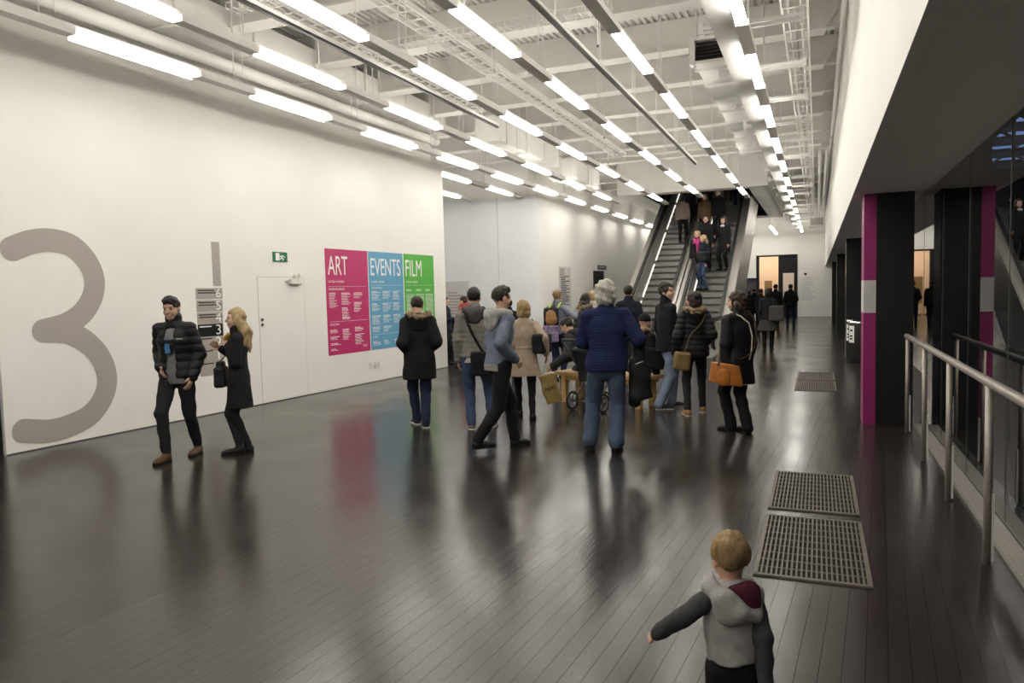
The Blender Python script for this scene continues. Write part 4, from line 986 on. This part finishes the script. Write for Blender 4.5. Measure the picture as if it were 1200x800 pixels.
# man in puffer jacket
p = figure('man in a black puffer jacket over a grey tee walking beside the giant numeral', ((231, 531), (194, 541)), (204, 345), 152, ((225, 441, -.14), 'pocket'), lean=2, hd=(2, 10), h=.010, footyaw=(6, -4), sk=(.50, .31, .22))
jk = jacket(p, F['nyl'], -.06, .034, .036, 'puffer_jacket', .97, .07, (-.10, .50, .050, .045, .075), quilt(.085, .011), h=.009)
tee = jacket(p, F['tee'], -.12, .014, .005, 't_shirt', .5)
pr = SDF()
for z, wx, dz in ((.335, .05, .016), (.28, .042, .02), (.225, .03, .02)): pr.box(p.T(.0, .142-.012*(z < .3)-.016*(z < .25), z), V(wx, .012, dz)*p.s, np.stack([p.rt, p.fw, p.up], 1), .004)
t1 = sdf_obj('shirt_print', pr, .007, F['navy'], p.root); pr = SDF().box(p.T(.012, .134, .262), V(.022, .016, .05)*p.s, np.stack([p.rt, p.fw, p.up], 1), .003); sdf_obj('shirt_print', pr, .006, C_('print_blue', (.08, .22, .42)), p.root)
lg = link('jacket_logo', text_mesh('THE NORTH FACE', .009, M['signwhite'], .001, 'CENTER'), p.root); q = p.T(-.135, .165, .36); lg.location = q; lg.rotation_euler = (R(80), 0, R(180))
trousers(p, F['blk2'], .010, .03); shoes(p, F['brown'], 'mattblack'); hair(p, Hm['blk'], 'top')
for sg in (-1, 1): sdf_obj('eyebrow', SDF().ell(p.Hp(sg*.033, .090, .030), V(.020, .006, .0045)*p.hs, p.HR), .004, Hm['blk'], p.root)

# blonde woman in black coat
p = figure('woman with long blonde hair in a black knee-length coat, hand raised to her chin', ((289, 530), (279, 532)), (288, 360), 88, ((267, 404, -.03), (259, 408, .14)), hd=(6, -2), h=.010, shw=.9, elbow=((-.25, -.05, -1), (.3, -.1, -1)), sk=(.60, .38, .28), footyaw=(5, -5))
jacket(p, F['blk'], -.37, .020, .018, 'coat', .93, .05, None, folds(.004, 22, 1), .035); trousers(p, F['blk2'], .002, .03, name='tights'); shoes(p, F['nyl'], boot=.08); hair(p, Hm['bld'], 'long', .004, .004, 70, hang=.36)
sdf_obj('scarf', SDF().chain([p.T(-.05, .09, .50), p.T(0, .115, .45), p.T(.05, .09, .50)], [.022, .026, .022]), .008, C_('mustard_scarf', (.42, .26, .05)), p.root)
c = p.world(p.at(259, 438, .08)); S = SDF().box((0, 0, -.03), (.03, .09, .08), rotm(V(-.55, .83, 0), V(0, 0, 1)), .03).box((0, 0, .06), (.02, .05, .06), rotm(V(-.55, .83, 0), V(0, 0, 1)), .02)
bag('black leather handbag hanging at the blonde woman\'s side', 'handbag', S, F['nyl'], [('strap', strap_pts(p, [p.loc(c)+V(0, .0, .14), p.sho[1]+V(.05, .06, -.1), p.sho[1]+V(0, 0, .075), p.sho[1]+V(.06, -.06, -.12), p.loc(c)+V(0, -.10, .14)], c), .009, F['nyl'], .5)], loc=c, cat='handbag')

# parka man
p = figure('man in a black parka with fur-trimmed hood, back turned, facing the posters', ((489, 497), (499, 501)), (494, 345), 8, ('pocket', 'pocket'), hd=(0, 22), h=.010, faceparts=False, girth=1.05)
jacket(p, F['blk'], -.30, .048, .036, 'parka', 1.0, None, None, folds(.007, 20, 4), .02, chest=.01); hood(p, F['blk'], F['fur'], 1.08); trousers(p, F['djeans'], .016, .0); shoes(p, F['char'], 'greypanel'); hair(p, Hm['dkb'], 'short', 0, .002)

# man with messenger bag
p = figure('man in a grey quilted jacket with dark yoke and a bag strap across his back', ((553, 503), (577, 500)), (557, 335), -4, hd=(0, 4), h=.010, faceparts=False, poff=(-.06, 0))
jacket(p, F['gjk'], -.05, .030, .030, 'quilted_jacket', 1.0, .04, None, quilt(.062, .007), h=.009)
S = torso_sdf(p, .034, 0); S.cut(p.T(0, 0, .40), -p.up); sdf_obj('jacket_yoke', S, .010, F['dgrey'], p.root)
hood(p, F['dgrey'], None, .9); jacket(p, F['white'], -.12, .012, .0, 'shirt', slv=False); trousers(p, F['jeans'], .014, .0); shoes(p, F['taupe'], 'greypanel'); hair(p, Hm['blk'], 'short', 0, .002)
c = p.world(p.T(.13, -.15, -.12)); S = SDF().box((0, 0, 0), (.15, .045, .12), rotm(V(-.42, .9, 0), V(0, 0, 1)), .025)
bag('black messenger bag on a long strap behind the man in the grey quilted jacket', 'messenger_bag', S, F['blk'], [('strap', strap_pts(p, [p.T(.13, -.17, -.02), p.T(.05, -.185, .12), p.T(-.03, -.20, .28), p.T(-.085, -.165, .43), p.T(-.10, -.04, .545), p.T(-.09, .12, .44)], c), .026, F['blk'], .65)], loc=c, cat='bag')

# denim jacket man, striding
p = figure('young man in a denim jacket with grey hood striding past in black trousers', ((606, 523), (562, 531)), (586, 334), -58, (None, (603, 420, -.12)), lean=5, hd=(0, 2), h=.010, poff=(0, .02), lift=(0, .05), elbow=(None, (.3, -1, -.2)), faceparts=True)
jacket(p, F['denim'], -.02, .028, .026, 'denim_jacket', .98, None, None, folds(.006, 28, 6)); jacket(p, F['grey'], -.09, .024, .0, 'hoodie_hem', slv=False, top=-.015, disp=folds(.002, 30, 1)); hood(p, F['lgrey'], None, 1.0); trousers(p, F['blk'], .016, .02); shoes(p, F['nyl'], boot=.05); hair(p, Hm['dkb'], 'top')

# woman in beige coat
p = figure('woman with a short honey-blonde bob in a belted beige coat, seen from behind', ((609, 487), (624, 492)), (611, 351), 4, (None, (640, 414, -.02)), h=.010, faceparts=False, shw=.92, poff=(0, 0))
jacket(p, F['beige'], -.30, .026, .022, 'coat', .97, .03, None, folds(.004, 18, 2), .075); S = torso_sdf(p, .031, 0); S.cut(p.T(0, 0, .14), p.up).cut(p.T(0, 0, .095), -p.up); sdf_obj('belt', S, .010, F['beige'], p.root)
trousers(p, F['blk'], .002, .03, name='tights'); shoes(p, F['nyl'], boot=.20); hair(p, Hm['gld'], 'bob', .006, .004, 80)
c = p.world(p.at(635, 402, -.02)); S = SDF().box((0, 0, 0), (.05, .12, .10), rotm(V(.1, 1, 0), V(0, 0, 1)), .03)
bag('black leather shoulder bag under the arm of the woman in beige', 'shoulder_bag', S, F['nyl'], [('strap', strap_pts(p, [p.loc(c)+V(0, .08, .10), p.sho[1]+V(.03, .05, -.06), p.sho[1]+V(-.02, 0, .075), p.sho[1]+V(.03, -.07, -.06), p.loc(c)+V(0, -.08, .10)], c), .010, F['nyl'], .6)], loc=c, cat='handbag')
c = p.world(p.at(645, 455, -.06)); fw_ = nrm(V(c.x, c.y, 0)); Rm = rotm(fw_, V(-.28*fw_[1], .28*fw_[0], 1)); S = SDF().box((0, 0, 0), (.095, .035, .185), Rm, .012); w_ = p.world(p.wri[1]+p.hdir[1]*.07); up_ = Vector(Rm[:, 2])
gb = bag('crumpled gold carrier bag lettered next, held by the woman in beige', 'carrier_bag', S, F['gold'], [('handle', [tuple(up_*.19+Vector(Rm[:, 0])*.05), tuple((w_-c)*1.0), tuple(up_*.19-Vector(Rm[:, 0])*.05)], .007, F['gold'], .6)], disp=folds(.010, 24, 5), loc=c, cat='carrier bag')
t = link('lettering', text_mesh('next', .085, M['mattblack'], .001, 'CENTER'), gb); t.matrix_local = Matrix.Translation(Vector(-Rm[:, 1])*.056+Vector(Rm[:, 2])*-.01) @ Matrix(np.stack([Rm[:, 0], Rm[:, 2], -Rm[:, 1]], 1).tolist()).to_4x4()

# white-haired man
p = figure('white-haired man in a royal blue knitted sweater standing with his back turned', ((692, 527), (722, 530)), (715, 327), -3, ((694, 405, .30), (750, 409, .16)), h=.009, faceparts=False, girth=1.16, shw=1.14, poff=(.05, 0), elbow=((-.7, -.8, -.9), (.7, -.9, -.9)))
jacket(p, F['blue'], -.10, .036, .030, 'sweater', .95, .04, None, folds(.006, 15, 3), .01, h=.009, chest=.02); trousers(p, F['mjeans'], .022, .03, .018); shoes(p, F['nyl']); hair(p, Hm['wht'], 'bob', .004, .008, 85)
c = p.world(p.at(749, 428, .0)); S = SDF().chain([(0, 0, .16), (.01, 0, -.02), (.02, -.01, -.30)], [.055, .09, .115], .03, (nrm(V(-.25, .97, 0)), 2.2)).cut((0, 0, -.36), (.3, 0, -1)); S.chain([(-.05, 0, .05), (-.06, .02, -.38)], [.05, .06], .02)
cj = bag('folded black jacket hanging over the white-haired man\'s forearm', 'draped_jacket', S, F['nyl'], [('zip', [(-.02, -.075, .02), (.06, -.075, .05)], .004, M['greypanel'], 1)], disp=folds(.010, 22, 8), loc=c, cat='jacket')

# seated man on the bench
p = figure('man in a dark hooded jacket sitting on the bench, leaning on his knee', ((646, 452), (656, 449)), None, 62, ((649, 428, -.1), (656, 424, .1)), lean=34, seat=.455, hd=(0, 30), base=bench_pt(.52, .22), height=1.78, h=.010, faceparts=False)
jacket(p, F['char'], -.10, .034, .030, 'hooded_jacket', 1.0, None, None, folds(.006, 20, 3)); hood(p, F['char'], None, 1.0); trousers(p, F['djeans'], .018, .02); shoes(p, F['nyl']); hair(p, Hm['dkb'], 'short')
# seated person with beanie
p = figure('person in a black beanie and fur-collared coat sitting on the far end of the bench', ((758, 449), (766, 448)), None, -40, (None, None), lean=12, seat=.455, hd=(0, 8), base=bench_pt(1.32, .3), height=1.66, h=.012, faceparts=False)
jacket(p, F['blk'], -.10, .035, .028, 'coat'); hood(p, F['blk'], F['fur'], .9); trousers(p, F['jeans'], .014, .02); shoes(p, F['nyl']); hair(p, F['blk'], 'cap', name='beanie', amp=.001)
c = p.world(p.T(.20, .05, .15)); S = SDF().box((0, 0, 0), (.13, .06, .12), rotm(V(-.2, 1, 0), V(.1, 0, 1)), .03); bag('slouchy black bag beside the person in the beanie', 'shoulder_bag', S, F['blk'], loc=c, cat='handbag')

# man in black coat looking over his shoulder
p = figure('dark-haired man in a black coat and pale jeans glancing to his right', ((789, 477), (775, 480)), (779, 330), -62, (None, (789, 415, -.05)), hd=(-52, 0), h=.010, sk=(.58, .37, .28), elbow=(None, (.2, -1, -.2)))
jacket(p, F['ink'], -.14, .032, .026, 'coat', 1.0, .075, None, folds(.005, 18, 5), .01); trousers(p, F['ljeans'], .014, -.02, .01); shoes(p, F['char'], 'greypanel'); hair(p, Hm['dkb'], 'short', .006, .006, 80)
# woman in puffer with fur hood
p = figure('woman in a black puffer jacket with a fur-trimmed hood and tan cross-body bag', ((806, 487), (823, 483)), (820, 340), 8, ((792, 413, 0), 'pocket'), hd=(48, 0), h=.010, shw=.92, faceparts=True)
jacket(p, F['nyl'], -.12, .042, .036, 'puffer_jacket', 1.0, .03, None, quilt(.07, .010), h=.009); hood(p, F['nyl'], F['fur'], 1.05); trousers(p, F['blk2'], .004, .02); shoes(p, F['tan'], 'greypanel'); hair(p, Hm['dkb'], 'bob', 0, .003)
c = p.world(p.at(799, 423, -.16)); S = SDF().box((0, 0, 0), (.07, .035, .085), rotm(V(-.3, 1, 0), V(.12, 0, 1)), .035)
bag('tan leather cross-body bag on the hip of the fur-hooded woman', 'cross_body_bag', S, F['olive'], [('strap', strap_pts(p, [p.loc(c)+V(.03, -.02, .10), p.T(-.08, -.19, .20), p.T(.04, -.20, .33), p.T(.13, -.12, .47), p.T(.12, .0, .55)], c), .012, F['olive'], .4)], loc=c, cat='handbag')
# person with the orange bag
p = figure('short-haired woman in a black coat with cream piping and an orange bag', ((855, 505), (874, 507)), (868, 340), 42, ((850, 427, -.12), None), hd=(34, 0), h=.010, girth=1.12, elbow=((-.8, -.8, -.3), None))
jacket(p, F['nyl'], -.33, .040, .032, 'coat', 1.0, .05, None, folds(.007, 18, 3), .02, chest=.01); trousers(p, F['blk'], .016, -.02, .008); shoes(p, F['nyl']); hair(p, Hm['brn'], 'bob', .0, .005, 80)
jk_pts = [p.T(-.13, -.11, .50), p.T(-.02, -.195, .40), p.T(.03, -.205, .20), p.T(.03, -.215, 0), p.T(.0, -.23, -.2)]
MB().tube([Vector(x) for x in [p.T(-.10, .0, .555), p.T(-.05, -.12, .50), p.T(.02, -.18, .42), p.T(.055, -.20, .25), p.T(.03, -.205, .05), p.T(.0, -.205, -.02)]], .008, 6).build('cream_piping', F['cream'], p.root); S = torso_sdf(p, .043, -.33, .02); S.cut(p.T(0, 0, -.32), p.up).cut(p.T(0, 0, -.335), -p.up); sdf_obj('hem_piping', S, .010, F['cream'], p.root)
c = p.world(p.at(850, 438, -.22)); fw_ = nrm(V(c.x, c.y, 0)); Rm = rotm(fw_, V(.18*fw_[1], -.18*fw_[0], 1)); S = SDF().chain([(0, 0, .10), (0, 0, -.09)], [.155, .185], .01, (fw_, 3.4)).cut((0, 0, .115), tuple(Rm[:, 2])).cut((0, 0, -.115), tuple(-Rm[:, 2]))
ob = bag('large soft orange leather bag slung across the woman with cream piping', 'shoulder_bag', S, F['orange'], [('strap', strap_pts(p, [p.loc(c)+V(.12, .02, .11), p.T(.02, -.215, .06), p.T(.10, -.20, .22), p.T(.155, -.14, .42), p.T(.14, -.01, .555), p.T(.08, .12, .45)], c), .016, F['brown'], .35), ('strap', strap_pts(p, [p.loc(c)+V(-.10, 0, .10), p.T(-.16, .1, .2), p.T(-.12, .12, .45)], c), .012, F['brown'], .4)], loc=c, cat='handbag')
S = SDF().chain([(-.02, 0, .0), (-.02, 0, -.06)], [.07, .075], .01, (fw_, 4)); S.ops = [(o[0], o[1]-fw_*.055, o[2]-fw_*.055, *o[3:]) for o in S.ops]; sdf_obj('bag_pocket', S, .009, F['orange'], ob)

# ---- the crowd in the middle distance
def plain(label, feet, top, face, coat, tr, hm, style='short', hem=-.08, e=.03, flare=0, h=.014, coatname='coat', **k):
    hk = dict(disp=None); P = figure(label, feet, top, face, h=h, faceparts=k.pop('fp', False), fine=k.pop('fine', False), **k)
    jacket(P, coat, hem, e, e*.8, coatname, 1.0, .04, None, folds(.005, 20, P.H*9), flare); trousers(P, tr, .012, .0); shoes(P, F['nyl']); hair(P, hm, style, amp=.004, h=.012); return P
p = plain('fair-haired visitor in a grey-blue top with lime backpack straps by the pushchair', ((650, 447), (660, 446)), (654, 338.5), -28, F['steelb'], F['djeans'], Hm['sand'], hem=-.04, e=.02, hands=((672, 366, .1), (675, 366, .0)), coatname='top', fine=True)
c = p.world(p.T(-.02, -.22, .30)); S = SDF().box((0, 0, 0), (.09, .04, .13), rotm(V(-.05, 1, 0), V(0, 0, 1)), .04)
bag('dark backpack with lime green straps on the fair-haired visitor', 'backpack', S, F['char'], [('strap', strap_pts(p, [p.T(x, -.17, .46), p.T(x, -.08, .545), p.T(x, .06, .545), p.T(x*1.1, .14, .42)], c), .024, F['lime'], .3) for x in (-.10, .10)], loc=c, cat='backpack')
c = p.world(p.at(645.5, 371, -.32)); S = SDF().chain([(0, 0, .04), (.01, 0, -.05)], [.085, .11], .01, (nrm(V(-.3, .95, 0)), 2)); bag('small tan leather rucksack hung over the patterned tote', 'rucksack', S, F['tan'], [('strap', [(-.05, 0, .1), (0, .12, .22), (.05, .1, .12)], .012, F['brown'], .5)], loc=c, cat='bag')
c = p.world(p.at(645.5, 391, -.30)); S = SDF().box((0, 0, 0), (.12, .05, .13), rotm(V(-.3, 1, 0), V(0, 0, 1)), .02); bag('purple patterned tote bag hanging behind the bench', 'tote_bag', S, F['floral'], [('strap', [(-.08, 0, .12), (-.06, .1, .42), (0, .16, .62)], .012, F['white'], .5), ('strap', [(.08, 0, .12), (.06, .1, .42), (.02, .16, .62)], .012, F['blk'], .5)], loc=c, cat='bag')
p = plain('woman with long dark hair and a fur-collared grey coat behind the bench', ((683, 443), (692, 443)), (686, 343), -20, F['dgrey'], F['blk'], Hm['dkb'], 'long', -.2, .036, hd=(-10, 0)); hood(p, F['dgrey'], F['fur'], .95)
plain('pale-haired visitor in a cream jacket beyond the dark-haired woman', ((692, 424), (699, 424)), (695, 340), -15, F['cream'], F['char'], Hm['bld'], 'bob')
plain('visitor in dark clothes facing this way beside the dark side door', ((699, 409), (704, 409)), (701, 343), 175, F['blk'], F['blk'], Hm['red'], 'bob', fp=True)
plain('visitor with auburn hair next to the dark side door', ((706, 410), (711, 410)), (708, 341.5), 168, F['char'], F['blk'], Hm['red'], 'bob', fp=True)
plain('person in a navy coat half hidden behind the white-haired man', ((733, 449), (743, 449)), (737, 333), -10, F['navy'], F['djeans'], Hm['dkb'])
plain('person in a navy coat glimpsed beyond the denim jacket', ((594, 440), (602, 440)), (598, 349), 20, F['navy'], F['djeans'], Hm['blk'])
plain('receptionist in a dark top standing behind the black counter', ((520, 427), (527, 427)), (524.5, 347), -120, F['navy'], F['blk'], Hm['dkb'], fp=True, hands=(None, (531, 374, -.2)))
plain('visitor in a red top at the reception counter', ((542, 431), (549, 431)), (548, 346), 60, F['red'], F['djeans'], Hm['dkb'], hands=((541, 358, 0), None))
# down the hall
p = plain('woman in a black coat with a flared grey hem walking toward the end doorway', ((896, 410.5), (904, 410)), (902, 337), -3, F['blk'], F['blk'], Hm['blk'], 'bob', -.20, .034, .03)
S = SDF().cone(p.T(0, 0, -.05), p.T(0, 0, -.42), .17, .30, .01, (p.fw, 1.35)).cut(p.T(0, 0, -.38), -p.up); sdf_obj('skirt', S, .013, F['skirtg'], p.root)
c = p.world(p.at(910, 367, -.12)); S = SDF().box((0, 0, 0), (.14, .07, .16), None, .04); bag('big soft grey bag on the arm of the woman with flared hem', 'shoulder_bag', S, F['dgrey'], [('strap', [(-.06, 0, .18), (-.12, .05, .42), (-.06, .1, .2)], .014, F['dgrey'], .5)], loc=c, cat='handbag')
plain('man in a dark jacket and jeans walking alone toward the end doorway', ((923, 384.3), (930, 384.6)), (927, 332.5), 2, F['blk'], F['djeans'], Hm['blk'], e=.04, hands=('pocket', 'pocket'))
for fx, fy, tx, ty, lab, hh in ((884, 387, 885, 337, 'dark-coated visitor in the group by the doorway, nearest the escalator', 'dkb'), (892, 389, 891, 338, 'visitor with brown hair in the group by the doorway', 'brn'), (878, 386, 878, 340, 'shorter visitor at the edge of the group by the dark picture', 'dkb'), (909, 386, 909, 332.5, 'tall visitor in black between the group and the lone walker', 'blk'), (903, 383, 902.5, 337, 'visitor with reddish hair turned sideways by the doorway', 'red')):
    plain(lab, ((fx-2.5, fy), (fx+2.5, fy)), (tx, ty), random.uniform(-30, 30), F['blk' if hh != 'brn' else 'char'], F['blk'], Hm[hh], h=.018)

# ---- on the escalators
RUN = .20/TAN
def on_steps(x, y):
    d = ray(x, y); t = ((0-EY)*TAN+.1-CAM_H)/(d.z-d.y*TAN); q = CAMP+d*t; i = math.floor((q.y-EY)/RUN); return Vector((q.x, EY+RUN*(i+.5), 0)), .20*(i+1)
def rider(label, px, face, hgt, coat, tr, hm, style='short', hem=-.08, e=.028, flare=0, dx=0, **k):
    b, z = on_steps(*px); b.x += dx; P = figure(label, None, None, face, base=b, zfloor=z, height=hgt, h=.015, fine=False, group=EV, **k)
    jacket(P, coat, hem, e, e*.8, 'coat', 1.0, .04, None, folds(.005, 20, P.H*9), flare); trousers(P, tr, .010, .0); shoes(P, F['nyl']); hair(P, hm, style, amp=.004, h=.012); return P
rider('woman in a taupe top riding up the escalator beside the white wall', (801, 283), -6, 1.62, F['taupe'], F['blk'], Hm['blk'], 'bob', faceparts=False, hands=(None, None))
rider('dark figure riding up ahead of the woman in taupe', (807, 272), 0, 1.72, F['blk'], F['blk'], Hm['blk'], faceparts=False)
rider('auburn-haired woman high on the escalator beside a man', (826, 284), 170, 1.62, F['brown'], F['blk'], Hm['red'], 'long', -.2, dx=.0)
rider('man in black high on the escalator with his hand at his face', (838, 284), 175, 1.74, F['blk'], F['blk'], Hm['blk'], dx=.10)
rider('man in a black jacket riding down the escalator behind the woman in a pink scarf', (827, 320), 172, 1.74, F['blk'], F['blk'], Hm['dkb'])
p = rider('woman in a black coat with white collar standing still on the escalator', (847, 313), 150, 1.66, F['blk'], F['blk'], Hm['brn'], 'bob', -.32, flare=.05, dx=.05, hands=(None, (838, 277, -.1))); sdf_obj('collar', SDF().ell(p.T(0, .07, .50), V(.07, .05, .045)), .010, F['white'], p.root)
p = rider('blonde woman with a bright pink scarf riding down the escalator', (817, 335), 165, 1.62, F['blk'], F['blk'], Hm['bld'], 'bob'); sdf_obj('pink_scarf', SDF().chain([p.T(-.06, .10, .50), p.T(-.05, .16, .35), p.T(-.06, .17, .12)], [.05, .05, .045]).chain([p.T(.06, .10, .50), p.T(.04, .16, .4)], [.05, .04]), .012, F['pinkc'], p.root)
p = rider('woman with long blonde hair and blue jeans lowest on the escalator', (824, 343), 125, 1.66, F['navy'], F['jeans'], Hm['bld'], 'long', -.02)
c = p.world(p.T(-.14, .12, .12)); S = SDF().box((0, 0, 0), (.15, .05, .11), rotm(V(-.6, -.8, 0), V(0, 0, 1)), .04); bag('black handbag carried by the long-haired blonde on the escalator', 'handbag', S, F['nyl'], loc=c, cat='handbag')
rider('person near the top of the escalator, trousers showing below the ceiling edge', (853, 238), 180, 1.75, F['brown'], F['brown'], Hm['dkb'], faceparts=False)
rider('person in dark blue jeans at the top of the escalator under the ceiling edge', (866, 238), 180, 1.75, F['djeans'], F['djeans'], Hm['dkb'], faceparts=False)

# ---- pushchair in front of the bench
wc = on_floor(671, 480); pc = empty('pushchair', (wc.x, wc.y, 0), R(-20), label='black pushchair with spoked wheels parked in front of the bench', cat='pushchair')
def wheel(x, y, r):
    mb = MB(); n = 28; w_ = MB()
    w_.tube([(x+.0, y+r*.88*math.cos(2*math.pi*i/n), r+r*.88*math.sin(2*math.pi*i/n)) for i in range(n+1)], r*.12, 8, caps=False); o = w_.build('tyre', M['rubber'], pc)
    rim = MB().tube([(x, y+r*.74*math.cos(2*math.pi*i/n), r+r*.74*math.sin(2*math.pi*i/n)) for i in range(n+1)], r*.06, 6, caps=False); rim.build('rim', M['trim'], o)
    for i in range(5):
        a = 2*math.pi*i/5; MB().tube([(x, y, r), (x, y+r*.74*math.cos(a), r+r*.74*math.sin(a))], r*.06, 6).build('spoke', M['darkmetal'], o)
    MB().tube([(x-.03, y, r), (x+.03, y, r)], r*.14, 10).build('hub', M['darkmetal'], o)
for x in (0, .52): wheel(x, 0, .135)
wheel(.12, .62, .10); wheel(.40, .62, .10)
MB().tube([(0, 0, .135), (.52, 0, .135)], .012, 8).build('axle', M['darkmetal'], pc)
for x in (.06, .46): MB().tube([(x, .62, .12), (x, .3, .40), (x, -.12, .78), (x, -.28, 1.0)], .014, 8).build('frame_tube', M['darkmetal'], pc); MB().tube([(x, 0, .14), (x, .25, .45)], .012, 8).build('frame_tube', M['darkmetal'], pc)
MB().tube([(.06, -.28, 1.0), (.46, -.28, 1.0)], .018, 8).build('handle', M['rubber'], pc)
S = SDF().box((.26, .22, .46), (.16, .16, .03), None, .03).box((.26, .04, .68), (.16, .04, .2), rotm(V(0, 1, .4), V(0, -.4, 1)), .03); S.disp = folds(.004, 30); sdf_obj('seat', S, .012, F['char'], pc)

# ---- toddler in the foreground
tb = Vector((-.247, 2.42, 0))
p = figure('toddler in a grey hooded top with burgundy lining running across the floor', None, (857, 617), 14, ((771, 741, .0), (897, 796, -.05)), base=tb, headk=1.45, neck=.128, h=.0065, lean=6, hd=(6, 8), sk=(.60, .36, .26), shw=.86, girth=1.08, elbow=((0, -1, .5), (.25, -1, -.1)), footyaw=(10, -6))
p.h = .0065
jacket(p, F['lgrey'], .02, .022, .0, 'hooded_top', slv=False, disp=folds(.0055, 46, 2)); S = SDF()
for i in range(2):
    S = SDF(); w_ = p.elb[i]+(p.wri[i]-p.elb[i])*1.02; S.cone(p.sho[i], p.elb[i], .034, .031, .01).cone(p.elb[i], w_, .031, .025, .01); S.disp = folds(.0025, 80, i); sdf_obj('sleeve', S, .006, F['sleeve'], p.root)
q = lambda x, y, z: p.nb+p.rt*x+p.fw*y+p.up*z
S = SDF().chain([q(-.065, .03, .012), q(-.075, -.02, .006), q(-.045, -.06, -.02), q(.0, -.075, -.065), q(.055, -.055, -.075), q(.075, -.02, -.03), q(.062, .02, .005)], [.022, .026, .028, .028, .022, .018, .016], .015).ell(q(-.028, -.060, -.055), V(.05, .026, .055), np.stack([p.rt, p.fw, p.up], 1), .02); S.disp = folds(.002, 60)
ho = sdf_obj('hood', S, .006, F['lgrey'], p.root); S = SDF().ell(q(.040, -.052, -.025), V(.038, .022, .055), np.stack([p.rt, p.fw, p.up], 1)).ell(q(.02, -.05, .0), V(.05, .022, .022), np.stack([p.rt, p.fw, p.up], 1)); S.disp = folds(.002, 60); sdf_obj('hood_lining', S, .006, F['burg'], ho)
trousers(p, F['blk'], .010, .0, .004, folds(.003, 50)); shoes(p, F['char']); hair(p, Hm['sand'], 'short', .006, .0022, 120)
